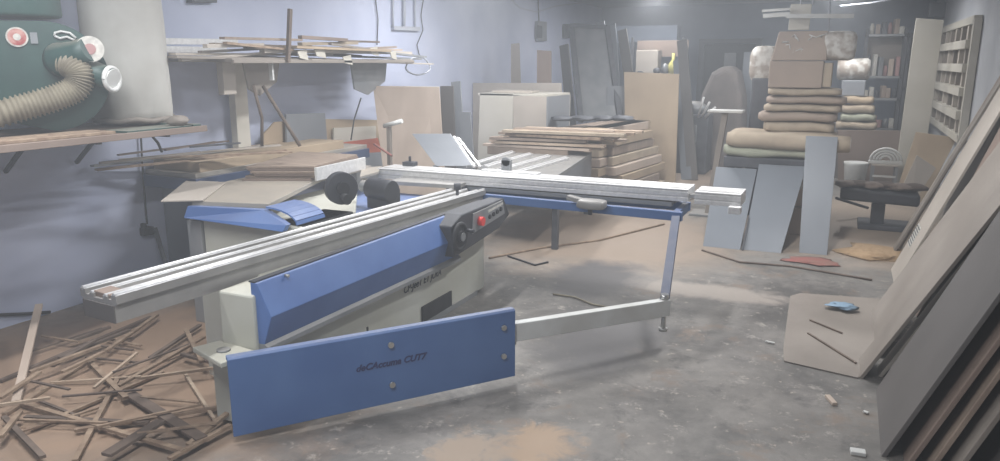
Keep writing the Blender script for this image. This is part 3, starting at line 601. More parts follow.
tag(MB().box(((A_.x + B_.x) / 2 - .1, 9.95, A_.z + .05), (.6, .35, .03), .1).build('loose_board', M['lightboard']), 'pale board lying on top of the white cabinet', 'board')
sheet('plywood_sheet', [XZ(473, 180, 10.7), XZ(566, 180, 10.7), XZ(561, 83, 10.75), XZ(473, 83, 10.75)], .02, M['lightboard'], 'wide light board standing upright behind the white cabinet', 'sheet', (0, 1, 0))
sheet('narrow_board', [XZ(511, 150, 10.9), XZ(524, 150, 10.9), XZ(519, 43, 11.0), XZ(511, 44, 11.0)], .02, M['midboard'], 'narrow tall board behind the cabinet, the left one of two', 'board', (0, 1, 0))
sheet('narrow_board', [XZ(537, 150, 10.9), XZ(552, 150, 10.9), XZ(551, 51, 11.0), XZ(537, 50, 11.0)], .02, M['brownboard'], 'narrow brown board behind the cabinet, the right one of two', 'board', (0, 1, 0))
# bench carrying aluminium profiles
b2 = thing('material_bench', (-3.2, 8.0, 0), 'long grey bench behind the crosscut fence holding aluminium profiles', 'bench')
def ZP(px, py, z): return P(px, py, z=z)
q = [ZP(478, 172, .74), ZP(556, 180, .74), ZP(606, 146, .74), ZP(545, 140, .74)]
q[2] = q[1].lerp(q[2], .64); q[3] = q[0].lerp(q[3], .64)
MB().slab(q, .04, (0, 0, 1)).build('bench_top', M['greymetal'], b2, .004)
MB().slab([q[1], q[2], q[2] - V((0, 0, .3)), q[1] - V((0, 0, .3))], .02, (-1, 0, 0)).slab([q[0], q[1], q[1] - V((0, 0, .3)), q[0] - V((0, 0, .3))], .02, (0, 1, 0)).build('bench_side', M['slate'], b2)
for w in q: MB().bar((w.x * .98 - .08, w.y + (.08 if w.y < 8.2 else -.08), 0), (w.x * .98 - .08, w.y + (.08 if w.y < 8.2 else -.08), .74), .06, .06, (1, 0, 0)).build('leg', M['darkmetal'], b2)
for k, (a, b) in enumerate([((470, 166), (512, 153)), ((484, 168), (530, 155)), ((500, 171), (548, 157)), ((515, 174), (566, 159))]):
    p, q_ = ZP(*a, .785), ZP(*b, .785)
    o = MB().bar(p, q_, .09, .04).bar(p + V((0, 0, .025)), q_ + V((0, 0, .025)), .03, .012).build('aluminium_profile', M['alu'])
    tag(o, ['aluminium profile on the grey bench, the leftmost', 'aluminium profile on the grey bench, second from the left', 'aluminium profile on the grey bench, second from the right', 'aluminium profile on the grey bench, the rightmost'][k], 'profile', 'aluminium profiles on the grey bench')
# low pile of pink-tan strips on the bench
rnd = random.Random(3)
posn = ['far left', 'left', 'left of centre', 'centre', 'right of centre', 'right', 'far right']
for k in range(20):
    lay = k // 4; r_ = k % 4
    x0_ = -4.15 + rnd.uniform(-.12, .12) + lay * .05; L_ = 1.45 + rnd.uniform(-.2, .15); an_ = rnd.uniform(-.07, .1)
    tag(MB().box((x0_ + L_ / 2, 8.66 + r_ * .17, .857 + lay * .047), (L_, .13, .03), an_).build('wood_strip', [M['ply'], M['stick'], M['sticklight'], M['foam'], M['plydark']][(k * 3) % 5]), 'pinkish timber strip in the loose pile in front of the white cabinet', 'strip', 'timber strips piled in front of the white cabinet')
# the bed under those strips
tag(MB().bb(-4.15, -3.05, 8.6, 9.22, .74, .84).build('timber_stack', M['plydark'], None, .01), 'block of stacked boards under the loose timber strips', 'board stack')
# lumber stack with cut ends, right part: planks run away from camera to the right-back
rows = [((600, 205), .06), ((596, 198), .22), ((600, 190), .36), ((598, 178), .50), ((603, 168), .62), ((608, 157), .74), ((600, 150), .86)]
names_row = ['bottom row', 'second row', 'third row', 'fourth row', 'fifth row', 'sixth row', 'seventh row', 'top row']
for r in range(8):
    z = .07 + r * .128
    for c in range(3):
        x0 = -3.3 + c * .33 + rnd.uniform(-.03, .03) - (.04 * r if c == 2 else 0); y0 = 9.35 + rnd.uniform(-.12, .12) + c * .2
        L = 1.7 + rnd.uniform(-.25, .2); y0 += rnd.uniform(-.1, .12)
        tag(MB().box((x0, y0 + L / 2, z), (.285, L, .115), -.13 + rnd.uniform(-.008, .008)).build('timber_plank', [M['tanboard'], M['ply'], M['foam'], M['plydark']][(r + c) % 4], None, .008),
            'thick tan timber plank, %s of the stack, %s' % (names_row[r], ['left column', 'middle column', 'right column'][c]), 'timber plank', 'timber planks stacked beside the grey bench')
for k in range(3):
    tag(MB().box((-2.28 + k * .13, 9.9 + k * .1, .04 ), (.09, 1.5, .07), -.3).build('timber_batten', M['sticklight'], None, .005), ['pale batten on the floor touching the timber stack', 'middle of three pale battens on the floor by the timber stack', 'outermost pale batten on the floor right of the timber stack'][k], 'batten', 'battens beside the timber stack')
for k in range(4):
    p = V((-3.55 + k * .25, 9.75 + k * .12, 1.14)); tag(MB().lump(p, (.34, .3, .08), 30 + k, .3).build('dark_offcut', M['darkmetal']), ['dark lumpy offcut on the pile, nearest the white cabinet', 'dark lumpy offcut second from the cabinet', 'dark lumpy offcut third from the cabinet', 'dark lumpy offcut furthest from the cabinet'][k], 'offcut', 'dark offcuts on top of the pile')

# dark door frame and sheets leaning on the left wall
fr = thing('door_frame', (-3.9, 12.2, 0), 'dark metal door frame with grey panel leaning at the far left wall', 'door frame')
MB().slab([XZ(582, 120, 11.9), XZ(618, 118, 11.9), XZ(606, 27, 12.5), XZ(573, 26, 12.5)], .03, (0, 1, 0)).build('panel', M['greymetal'], fr)
for a, b in (((581, 122), (571, 25)), ((620, 120), (607, 26)), ((571, 25), (608, 27))): MB().bar(XZ(*a, 11.85 if a[1] > 60 else 12.45), XZ(*b, 12.45), .08, .06).build('frame_bar', M['darkmetal'], fr)
for k, (a, b, m, lb) in enumerate([((612, 100), (600, 22), M['greyboard'], 'grey narrow board leaning right of the dark door frame'), ((619, 90), (611, 25), M['slate'], 'slate narrow board second right of the dark door frame'), ((640, 75), (622, 30), M['darkboard'], 'dark slanting board above the tan sheet'), ((577, 118), (564, 45), M['darkboard'], 'dark board leaning left of the dark door frame'), ((696, 125), (682, 40), M['darkboard'], 'dark slanting board right of the tan upright sheet'), ((690, 120), (678, 60), M['slate'], 'slate slanting board close to the tan upright sheet')]):
    p, q_ = XZ(*a, 12.3), XZ(*b, 13.0); p2 = V((p.x + (p.x - q_.x) * .3, 12.2, 0))
    tag(MB().bar(p2 if a[1] < 110 else V((p.x, p.y, 0)), q_, .17, .03, (0, 1, .2)).build('leaning_board', m), lb, 'board', 'dark boards leaning near the far wall')
p0 = XZ(626, 150, 11.6); tag(MB().slab([V((XZ(627, 148, 11.6).x, 11.6, 0)), V((XZ(677, 150, 11.6).x, 11.6, 0)), XZ(679, 74, 11.8), XZ(624, 72, 11.8)], .04, (0, 1, 0)).build('tan_sheet', M['tanboard'], None, .004), 'tan board standing upright at the far end of the timber stack', 'sheet')
sheet('grey_sheet', [XZ(606, 130, 11.9), XZ(628, 132, 11.9), XZ(628, 86, 12), XZ(607, 86, 12)], .03, M['greyboard'], 'grey board standing left of the upright tan sheet', 'sheet', (0, 1, 0))
# shelf with clutter behind tan sheet
cs = thing('storage_shelf', (-3.9, 14.2, 0), 'dim storage shelf with clutter behind the upright tan sheet', 'shelf')
a, b = XZ(630, 74, 14), XZ(682, 74, 14)
for zz in (.6, 1.1, a.z): MB().bb(a.x, b.x, 14, 14.5, zz - .03, zz).build('shelf_board', M['darkmetal'], cs)
for xx in (a.x + .02, b.x - .02): MB().bb(xx - .02, xx + .02, 14, 14.04, 0, 2.35).build('post', M['darkmetal'], cs)
MB().bb(a.x, b.x, 14.45, 14.48, 2.0, 2.3).build('back_board', M['brownboard'], cs)
p = XZ(648, 60, 14.2); tag(MB().box(V((p.x, 14.25, a.z + .22)), (.42, .3, .44)).build('carton', M['lightboard'], None, .01), 'pale carton on the dim shelf above the tan sheet', 'carton')
p = XZ(673, 66, 14.1); y_ = MB().tube([V((p.x, 14.1, a.z)), V((p.x, 14.1, a.z + .18)), V((p.x, 14.1, a.z + .26)), V((p.x, 14.1, a.z + .38))], [.085, .085, .03, .03], 12).build('yellow_bottle', M['yellow'])
tag(y_, 'yellowish bottle on the dim shelf above the tan sheet', 'bottle')
for k, (px, w, h, m) in enumerate([(657, .14, .12, M['darkmetal']), (665, .12, .2, M['greymetal']), (640, .12, .06, M['black'])]):
    p = XZ(px, 70, 14.06); tag(MB().lump(V((p.x, 14.06, a.z + h / 2)), (w, .12, h), k, .2, flat=.9).build('small_tool', m), ['dark small tool between the carton and yellow bottle', 'grey small tool beside the yellow bottle', 'black small tool at the left of the dim shelf'][k], 'tool', 'tools on the dim shelf')

# covered machine mound + machine + small stand
ar = MB(); P1, P2 = XZ(694, 118, 13.6), XZ(742, 118, 13.6); w = P2.x - P1.x; top = XZ(724, 64, 13.6).z
pr = [(0, 0), (0, .9), (w * .12, top * .72), (w * .3, top * .92), (w * .6, top), (w * .82, top * .93), (w * .96, top * .7), (w, .8), (w, 0)]
ar.prism(pr, (P1.x, 13.6, 0), (1, 0, 0), (0, 0, 1), (0, .9, 0))
tag(ar.build('covered_machine', M['tarp'], None, .12, 4), 'rounded machine under a dusty brown cover by the far doorway', 'covered machine')
sheet('pale_sheet', [XZ(738, 120, 14.8), XZ(752, 120, 14.8), XZ(757, 52, 14.8), XZ(744, 52, 14.8)], .03, M['slate'], 'pale blue grey sheet standing right of the covered machine', 'sheet', (0, 1, 0))
em = thing('small_machine', (-2.3, 13.2, 0), 'small dark machine body between the tan sheet and the white topped stand', 'machine')
p = XZ(690, 148, 13.0); q_ = XZ(712, 115, 13.0)
MB().bb(p.x - .25, q_.x - .05, 13.0, 13.5, 0, q_.z).build('body', M['darkmetal'], em, .03)
MB().bb(p.x - .18, p.x + .1, 12.97, 13.0, .55, .85).build('front_plate', M['greymetal'], em, .01)
MB().lump((p.x, 13.2, q_.z + .08), (.45, .3, .28), 5, .25).build('motor_head', M['greymetal'], em)
for k in range(3): MB().cyl((p.x + .1 + k * .06, 13.0, q_.z - .05), (p.x + .2 + k * .1, 12.9, q_.z + .3 - k * .08), .02, 6).build('lever', M['alu'], em)
st = thing('pedestal_stand', (-1.5, 9.6, 0), 'slim pedestal stand with a small white top left of the carton stack', 'stand')
a = XZ(727, 110, 9.6)
MB().bb(a.x - .22, a.x + .2, 9.5, 9.75, a.z - .03, a.z).build('top_plate', M['white'], st, .006)
g = XZ(714, 200, 9.3)
MB().bar((a.x - .02, 9.62, a.z - .03), (a.x - .14, 9.5, 0), .07, .07, (1, 0, 0)).build('column', M['midboard'], st, .004)
MB().bb(a.x - .35, a.x + .1, 9.35, 9.7, 0, .03).build('foot', M['greymetal'], st, .005)

# ================================================================== CENTRE STACK
def fx(px, y, py=None):
    return P(px, FXP[0] if py is None else py, y=y).x
FXP = [155]
def fz_(px, py, y): return P(px, py, y=y).z
YS = 8.7
tb = thing('work_table', (-.75, 9.1, 0), 'dark topped work table carrying the tall stack of cartons and packing sheets', 'table')
zt = fz_(760, 158, YS)
xa, xb = fx(724, YS), fx(808, YS)
MB().bb(xa, xb + .2, YS, YS + .9, zt - .12, zt).build('table_top', M['darkmetal'], tb, .01)
for xx, yy in ((xa + .08, YS + .08), (xb + .1, YS + .08), (xa + .08, YS + .8), (xb + .1, YS + .8)): MB().bb(xx - .035, xx + .035, yy - .035, yy + .035, 0, zt - .12).build('leg', M['darkmetal'], tb, .004)
z1 = fz_(760, 148, YS)
tag(MB().cushion(fx(722, YS), fx(812, YS), YS - .03, YS + .75, zt, z1 + .02, 11).build('green_board', M['greenboard']), 'pale greenish folded sheet lying directly on the dark table top', 'sheet')
# big roll
zr = (fz_(790, 134, YS) + fz_(790, 150, YS)) / 2; rr = (fz_(790, 134, YS) - fz_(790, 150, YS)) / 2
ro = MB().tube([(fx(726, YS), YS - .0, zr + .015), (fx(735, YS), YS, zr + .01), (fx(790, YS), YS - .02, zr + .0), (fx(838, YS), YS - .02, zr), (fx(849, YS), YS - .02, zr)], [rr * .8, rr, rr, rr * 1.05, rr * .95], 18).build('packing_roll', M['foam'])
tag(ro, 'long tan packing roll lying across the front of the stack, round end to the right', 'roll')
xe = fx(849, YS); MB().tube([(xe, YS - .02 + math.cos(t) * rr * (.9 - t * .05), zr + math.sin(t) * rr * (.9 - t * .05)) for t in [k * .5 for k in range(28)]], .007, 5).build('roll_edge', M['film'], ro)
for k in range(2): tag(MB().cushion(fx(730, YS + .4), fx(835, YS + .4), YS + .15, YS + .9, z1 + .02 + k * .07, z1 + .085 + k * .07, 21 + k).build('packing_sheet', M['foam']), ['tan packing sheet behind the long roll, lower one', 'tan packing sheet behind the long roll, upper one'][k], 'packing sheet', 'packing sheets behind the roll')
lay = [(764, 836, 133, 122, 'lowest'), (758, 838, 122, 112, 'second from the bottom'), (763, 842, 112, 104, 'third from the bottom'), (765, 846, 104, 96, 'second from the top'), (766, 840, 96, 88, 'topmost')]
YC = 9.1; FXP[0] = 110
for k, (a, b, pb, pt, nm) in enumerate(lay):
    tag(MB().cushion(fx(a, YC), fx(b, YC), YC - .02, YC + .55, fz_(800, pb, YC), fz_(800, pt, YC) - .006, 40 + k).build('packing_sheet', M['foam'] if k % 2 == 0 else M['carton']), 'folded tan packing sheet, %s of the five under the cartons' % nm, 'packing sheet', 'folded packing sheets under the cartons')
FXP[0] = 72
za, zb = fz_(800, 88, YC), fz_(800, 61, YC)
c1 = thing('carton', (fx(800, YC), YC + .25, za), 'brown carton directly below the film wrapped carton, at the top of the stack', 'carton')
MB().bb(fx(769, YC), fx(823, YC), YC, YC + .5, za, zb).build('box_body', M['carton'], c1, .012)
MB().bb(fx(823, YC) + .002, fx(832, YC), YC + .03, YC + .45, za + .01, zb - .02).build('side_flap', M['foam'], c1, .008)
FXP[0] = 45
zc1, zd = zb + .005, fz_(800, 31, YC)
c2 = thing('carton', (fx(800, YC), YC + .25, zc1), 'topmost brown carton partly wrapped in shiny clear film', 'carton')
xa_, xb_ = fx(772, YC), fx(828, YC)
MB().hexa([(xa_, YC, zc1), (xb_, YC, zc1), (xb_, YC + .45, zc1), (xa_, YC + .45, zc1), (xa_ + .06, YC + .04, zd), (xb_ - .01, YC + .04, zd), (xb_, YC + .45, zd), (xa_ + .06, YC + .45, zd)]).build('box_body', M['carton'], c2, .012)
MB().lump(((xb_ + fx(850, YC)) / 2 + .0, YC + .22, (zc1 + zd) / 2), (fx(850, YC) - xb_ + .14, .42, zd - zc1), 8, .08, p=.4, nu=20, nv=12).build('film_wrap', M['film'], c2)
fm = MB()
rnd = random.Random(5)
for k in range(9):
    x_ = rnd.uniform(xa_ + .12, xb_ - .06); z_ = rnd.uniform(zc1 + .08, zd - .05); fm.tube([(x_, YC + .03, z_), (x_ + rnd.uniform(-.06, .06), YC + .012, z_ + rnd.uniform(-.03, .03)), (x_ + rnd.uniform(-.08, .08), YC + .02, z_ + rnd.uniform(-.06, .06))], .006, 5)
fm.tube([(xb_ - .2, YC + .02, zd - .04), (xb_ - .13, YC + .01, zd - .07), (xb_ - .02, YC + .02, zd - .03)], .006, 5)
fm.build('film_crease', M['white'], c2)
# things around the stack
FXP[0] = 100
p = XZ(765, 64, 9.9); tag(MB().lump(p, (.34, .4, .44), 61, .1, p=.45).build('wrapped_bundle', M['film']), 'film wrapped bundle behind the left side of the cartons', 'bundle')
p = XZ(763, 90, 9.9); z0 = zt
tag(MB().bb(p.x - .12, p.x + .2, 9.7, 10.2, 0, XZ(763, 78, 9.9).z).build('storage_box', M['darkmetal'], None, .02), 'dark storage box under the film wrapped bundle, behind the cartons', 'box')
bx = thing('crate_stack', (.3, 13.7, 0), 'dim grey crate supporting the wrapped rolls right of the cartons', 'crate')
zz0 = XZ(855, 130, 13.6).z
MB().bb(fx(838, 13.6), fx(880, 13.6), 13.5, 14.1, 0, zz0).build('crate_body', M['darkboard'], bx, .01)
MB().bb(fx(838, 13.6), fx(880, 13.6), 13.48, 13.5, zz0 - .12, zz0 - .04).build('crate_slat', M['stickdark'], bx)
tops_ = [(838, 880, 129, 121), (842, 878, 121, 113), (838, 876, 113, 104), (842, 874, 104, 96)]
for k, (a, b, pb, pt) in enumerate(tops_):
    tag(MB().cushion(fx(a, 13.6), fx(b, 13.6), 13.48, 14.0, XZ(850, pb, 13.6).z, XZ(850, pt, 13.6).z - .005, 70 + k).build('folded_sheet', [M['foam'], M['greenboard'], M['foam'], M['tanboard']][k]), 'folded packing sheet on the grey crate, ' + ['lowest', 'second from the bottom', 'second from the top', 'topmost'][k], 'packing sheet', 'folded sheets on the grey crate')
zb_ = XZ(850, 96, 13.6).z
tag(MB().bb(fx(840, 13.6), fx(864, 13.6), 13.55, 13.95, zb_, XZ(850, 80, 13.6).z).build('storage_box', M['greyboard'], None, .02), 'grey box between the folded sheets and the film wrapped roll', 'box')
za2, zb2 = XZ(850, 80, 13.6).z, XZ(850, 58, 13.6).z
tag(MB().tube([(fx(834, 13.6), 13.7, (za2 + zb2) / 2), (fx(837, 13.6), 13.7, (za2 + zb2) / 2), (fx(850, 13.6), 13.72, (za2 + zb2) / 2 - .01), (fx(864, 13.6), 13.7, (za2 + zb2) / 2), (fx(867, 13.6), 13.7, (za2 + zb2) / 2)], [(zb2 - za2) * .38, (zb2 - za2) * .5, (zb2 - za2) * .5, (zb2 - za2) * .5, (zb2 - za2) * .4], 16).build('wrapped_roll', M['film']), 'film wrapped roll lying right of the brown cartons', 'roll')
# grey boards leaning against the table
def lean(name, a, b, pt, top_y, m, label, ya=None, yw=0):
    A, B = P(*a, z=0), P(*b, z=0); ym = (A.y + B.y) / 2; A.y = B.y = ym
    C, D = P(pt[1][0], pt[1][1], y=top_y), P(pt[0][0], pt[0][1], y=top_y); C.z = D.z = (C.z + D.z) / 2
    return tag(MB().slab([A, B, C, D], .018, (0, 1, 0)).build(name, m, None, .002), label, 'board', 'slate boards leaning on the dark table')
lean('leaning_board', (703, 246), (740, 250), ((716, 168), (757, 168)), 8.66, M['slate'], 'slate grey board leaning on the table, the leftmost of three')
lean('leaning_board', (743, 250), (781, 253), ((759, 163), (806, 168)), 8.62, M['slate'], 'wide slate grey board leaning on the table, the middle of three')
lean('leaning_board', (799, 253), (827, 255), ((806, 136), (838, 137)), 8.55, M['slate'], 'tall slate grey board leaning on the table, the rightmost of three')
tag(MB().bar(P(742, 251, z=0) + V((0, 0.02, 0)), P(760, 170, y=8.66), .02, .02).build('dark_batten', M['dark']), 'dark thin batten between the left and middle slate boards', 'batten')
for k, (pt, pb) in enumerate([(192, 222), (224, 250)]):
    zt_, zb3 = XZ(805, pt, 8.35).z, max(0, XZ(805, pb, 8.35).z)
    zb3 = [.33, 0][k]; zt_ = [.64, .32][k]
    tag(MB().bb(fx(786, 8.7), fx(829, 8.7), 8.75, 9.3, zb3, zt_).build('carton', M['carton'], None, .02), ['tan carton under the table behind the slate boards, upper one', 'tan carton under the table behind the slate boards, lower one'][k], 'carton', 'cartons under the dark table')
p = XZ(797, 186, 8.5); tag(MB().lump(p, (.1, .06, .1), 9, .2).build('white_packet', M['white']), 'small white packet at the top edge between the middle and right slate boards', 'packet')

# top things above the stack (hanging profiles and box)
hg = thing('hanging_rack', (-.4, 10.2, 2.2), 'white vertical carton hung in suspended white profiles above the stack', 'hanging rack')
YH = 10.2
MB().hexa([XZ(788, 30, YH), XZ(809, 30, YH), XZ(809, 30, YH + .2), XZ(788, 30, YH + .2), XZ(791, 4, YH), XZ(812, 4, YH), XZ(812, 4, YH + .2), XZ(791, 4, YH + .2)]).build('white_box', M['creamboard'], hg, .005)
MB().bar(XZ(786, 16, YH - .08), XZ(854, 16, YH - .08), .05, .05).build('front_profile', M['white'], hg)
MB().bar(XZ(762, 11, YH - .05), XZ(790, 9, YH - .05), .04, .03).bar(XZ(763, 16, YH - .05), XZ(790, 14, YH - .05), .05, .05).build('side_profile', M['white'], hg)
for px in (829, 813): MB().cyl(XZ(px, 30 if px == 829 else 5, YH), P(px + 1, -14, y=YH), .012, 6).build('hanger_rod', M['conduit'], hg)
MB().tube([XZ(801, 5, YH + .1), P(801, -14, y=YH + .1)], .012, 6).build('hanger_rod', M['conduit'], hg)
cable('ceiling_wire', [XZ(840, 6, 13), XZ(870, 3, 13), XZ(905, -3, 13)], .012, M['conduit'], 'pale cable crossing near the ceiling above the far shelves', 'wire')

# ================================================================== FAR RIGHT: SHELVING, BOARDS, BENCH
YR = 15.0
rk = thing('shelving_unit', (.55, 15.2, 0), 'grey shelving unit with packets and jars at the far right corner', 'shelving')
xa3, xb3 = fx(863, YR, 60), fx(905, YR, 60)
lev = [XZ(880, y, YR).z for y in (34, 76, 98, 128)]
for z in lev: MB().bb(xa3, xb3, YR, YR + .45, z - .04, z).build('shelf_board', M['greymetal'], rk)
for xx in (xa3, xb3 - .05): 
    for yy in (YR, YR + .41): MB().bb(xx, xx + .05, yy, yy + .04, 0, lev[0] + .1).build('post', M['darkmetal'], rk)
MB().bb(xa3, xb3, YR + .45, YR + .47, lev[1], lev[0]).build('back_panel', M['midboard'], rk)
rnd = random.Random(12); kk = 0
lvn = ['second shelf', 'third shelf', 'lowest visible shelf', 'top shelf']
cols = [M['label'], M['pink'], M['carton'], M['greymetal'], M['ply'], M['creamboard'], M['darkmetal']]
for li, z in ((3, lev[0]), (0, lev[1]), (1, lev[2]), (2, lev[3])):
    n_ = 6; cw = (xb3 - xa3 - .1) / n_
    for k in range(n_):
        x_ = xa3 + .05 + (k + .5) * cw; h = rnd.uniform(.12, .26) if li != 0 else rnd.uniform(.15, .42); w_ = cw * rnd.uniform(.7, .92); m = cols[rnd.randrange(7)]
        if (k + li) % 3 == 0:
            o = MB().tube([(x_, YR + .15, z), (x_, YR + .15, z + h * .75), (x_, YR + .15, z + h * .82), (x_, YR + .15, z + h)], [w_ / 2, w_ / 2, w_ * .35, w_ * .35], 10).build('jar', m)
            tag(o, 'jar on the %s of the far shelving unit, %s' % (lvn[li], ['at the left end', 'second from left', 'third from left', 'third from right', 'second from right', 'at the right end'][k]), 'jar', 'jars and packets on the far shelving unit')
        else:
            tag(MB().box((x_, YR + .15, z + h / 2), (w_, .2, h), rnd.uniform(-.2, .2)).build('packet', m, None, .01), 'packet on the %s of the far shelving unit, %s' % (lvn[li], ['at the left end', 'second from left', 'third from left', 'third from right', 'second from right', 'at the right end'][k]), 'packet', 'jars and packets on the far shelving unit')
lk = thing('dark_cabinet', (1.15, 15.3, 0), 'dark narrow rack between the shelving unit and the tall cream board', 'rack')
xc3, xd3 = fx(906, YR, 60), fx(921, YR, 60)
for z in (.5, 1.0, 1.45, 1.95, 2.35): MB().bb(xc3, xd3, YR, YR + .4, z - .03, z).build('shelf_board', M['darkmetal'], lk)
for xx in (xc3, xd3 - .04): MB().bb(xx, xx + .04, YR, YR + .4, 0, 2.4).build('side_post', M['darkmetal'], lk)
MB().bb(xc3, xd3, YR + .4, YR + .42, 0, 2.4).build('back_panel', M['darkboard'], lk)
tag(MB().bb(fx(918, 15.6), fx(940, 15.6), 15.7, 15.85, XZ(930, 17, 15.6).z, XZ(930, 2, 15.6).z).build('wall_unit', M['slate'], None, .03), 'blue grey box unit high in the far right corner', 'wall unit')
# tall cream board
sheet('tall_board', [V((fx(898, 12.4, 140), 12.2, 0)), V((fx(925, 12.4, 140), 12.2, 0)), XZ(944, 20, 12.6), XZ(916, 18, 12.6)], .03, M['creamboard'], 'tall cream board standing left of the wall lattice', 'board', (0, 1, 0), None, .004)
# lattice on right wall
lt = thing('wall_lattice', (XR, 12.5, 1.0), 'cream lattice rack of vertical slats hung on the right wall', 'lattice')
y0, y1, za4, zb4 = 11.15, 15.1, .93, 2.42
xw = XR - .01
lm = M['creamboard']
for zz in (za4, zb4): MB().bb(xw - .09, xw, y0, y1, zz - .05, zz + .05).build('frame_rail', lm, lt, .004)
for yy in (y0, y1): MB().bb(xw - .09, xw, yy - .06, yy + .06, za4, zb4).build('frame_stile', lm, lt, .004)
for r in range(1, 5):
    zz = za4 + (zb4 - za4) * r / 5; MB().bb(xw - .14, xw, y0 + .06, y1 - .06, zz - .055, zz + .055).build('shelf_rail', lm, lt, .004)
for r in range(5):
    zl = za4 + (zb4 - za4) * r / 5 + .055; zh = za4 + (zb4 - za4) * (r + 1) / 5 - .055
    for c in range(6):
        yy = y0 + (y1 - y0) * (c + .8) / 6.4; MB().bb(xw - .08, xw - .02, yy - .07, yy + .07, zl, zh).build('slat', M['midboard'] if (r + c) % 2 else M['lightboard'], lt, .004)
MB().bb(xw - .018, xw - .002, y0, y1, za4, zb4).build('back_board', M['darkboard'], lt)
# brown low partition board, coil, bucket, bench
YP = 13.0; FXP[0] = 150
pb_ = tag(MB().slab([V((fx(838, YP, 180), YP, 0)), V((fx(918, YP, 180), YP, 0)), XZ(922, 131, YP), XZ(838, 130, YP)], .03, (0, 1, 0)).build('partition_board', M['brownboard'], None, .003), 'wide taupe board standing behind the bucket and stool', 'board')
q = V((fx(855, 12.6, 175), 12.6, 0)); ht = XZ(855, 162, 12.6).z
bk = thing('bucket', q, 'grimy white bucket in front of the wide taupe board', 'bucket')
MB().tube([(q.x, 12.6, 0), (q.x, 12.6, ht - .04), (q.x, 12.6, ht)], [.14, .17, .18], 20).build('pail', M['white'], bk)
MB().tube([(q.x + .18 * math.cos(t), 12.58, ht - .02 - .1 * math.sin(t)) for t in [math.pi * k / 12 for k in range(13)]], .006, 5).build('bucket_handle', M['darkmetal'], bk)
cr = thing('white_crate_stand', (.6, 12.4, 0), 'white slotted stool behind the dark bench', 'stool')
q = V((fx(883, 12.0, 180), 12.0, 0)); h1 = XZ(883, 163, 12).z
MB().bb(q.x - .17, q.x + .17, 11.85, 12.2, h1 - .03, h1).build('seat', M['lightboard'], cr, .008)
for sx in (-1, 1):
    for yy in (11.87, 12.17): MB().bb(q.x + sx * .15 - .02, q.x + sx * .15 + .02, yy, yy + .03, 0, h1 - .03).build('leg', M['greymetal'], cr)
MB().bb(q.x - .15, q.x + .15, 11.86, 11.88, h1 * .6, h1 * .66).build('rung', M['white'], cr)
h2 = XZ(884, 142, 12).z; co = thing('cable_coil', (q.x, 12.0, h1), 'thick white cable coil sitting on the white stool', 'coil')
cw = MB()
for k in range(4): 
    rr_ = .20 - k * .042; cw.tube([(q.x + rr_ * math.cos(t), 11.9 + k * .006, h1 + .05 + rr_ * .85 * math.sin(t)) for t in [math.pi * j / 14 for j in range(15)]], .017, 8)
cw.build('loops', M['white'], co)
MB().bb(q.x - .22, q.x + .22, 11.87, 11.95, h1, h1 + .045).build('coil_base', M['white'], co, .01)
bh = thing('pedestal_bench', (.45, 9.6, 0), 'dark scrap covered pedestal bench beside the leaning boards', 'bench')
q = V((fx(879, 9.6, 200), 9.6, 0)); hb = XZ(880, 187, 9.6).z
MB().hexa([(q.x - .42, 9.35, hb - .14), (q.x + .40, 9.35, hb - .17), (q.x + .40, 9.85, hb - .17), (q.x - .42, 9.85, hb - .14), (q.x - .42, 9.35, hb), (q.x + .40, 9.35, hb - .03), (q.x + .40, 9.85, hb - .03), (q.x - .42, 9.85, hb + .02)]).build('bench_top', M['dark'], bh, .03)
MB().bb(q.x - .07, q.x + .07, 9.5, 9.7, .05, hb - .18).build('pedestal', M['dark'], bh, .01)
MB().bb(q.x - .2, q.x + .35, 9.4, 9.85, 0, .06).build('foot', M['darkmetal'], bh, .01)
for k in range(6):
    tag(MB().lump((q.x - .36 + k * .14, 9.55 + .05 * (k % 2), hb + .02), (.26, .3, .09), 80 + k, .35).build('scrap_piece', M['stickdark'] if k % 2 else M['brownboard']), 'dark scrap lump on the pedestal bench, ' + ['leftmost', 'second from left', 'third from left', 'third from right', 'second from right', 'rightmost'][k], 'scrap', 'scraps on the pedestal bench')
cable('floor_pipe', [P(836, 198, z=.25), P(868, 208, z=.1)], .018, M['darkmetal'], 'dark thin pipe slanting left of the pedestal bench', 'pipe')
# tan boards leaning on right wall behind
def rs(name, px0, y0, y1, xb_, slope, L, t, m, label, z0=0, dx=0):
    # board with its long foot edge along the wall direction, leaning towards the right wall
    ca = 1 / math.sqrt(1 + slope * slope); sa = slope * ca
    Lm = min(L, (XR - .04 - xb_) / ca)
    n = V((-sa, 0, ca))
    a = V((xb_, y0, z0)); b = V((xb_ + dx, y1, z0)); up = V((ca, 0, sa)) * Lm
    up2 = V((ca, 0, sa)) * min(Lm, (XR - .04 - xb_ - dx) / ca)
    o = MB().slab([a, b, b + up2, a + up], t, n * -1).build(name, m, None, .003)
    return tag(o, label, 'board', 'boards leaning on the right wall')
sheet('tan_board', [V((fx(896, 11.6, 180), 11.6, 0)), V((fx(926, 11.6, 180), 11.6, 0)), XZ(957, 138, 12.1), XZ(916, 132, 12.1)], .03, M['tanboard'], 'wide tan board leaning at the foot of the wall lattice', 'board', (0, 1, 0))
sheet('pale_board', [V((fx(897, 11.3, 180), 11.3, 0)), V((fx(915, 11.3, 180), 11.3, 0)), XZ(936, 168, 11.5), XZ(917, 155, 11.5)], .03, M['lightboard'], 'pale narrow board with a slanted top behind the pedestal bench', 'board', (0, 1, 0))
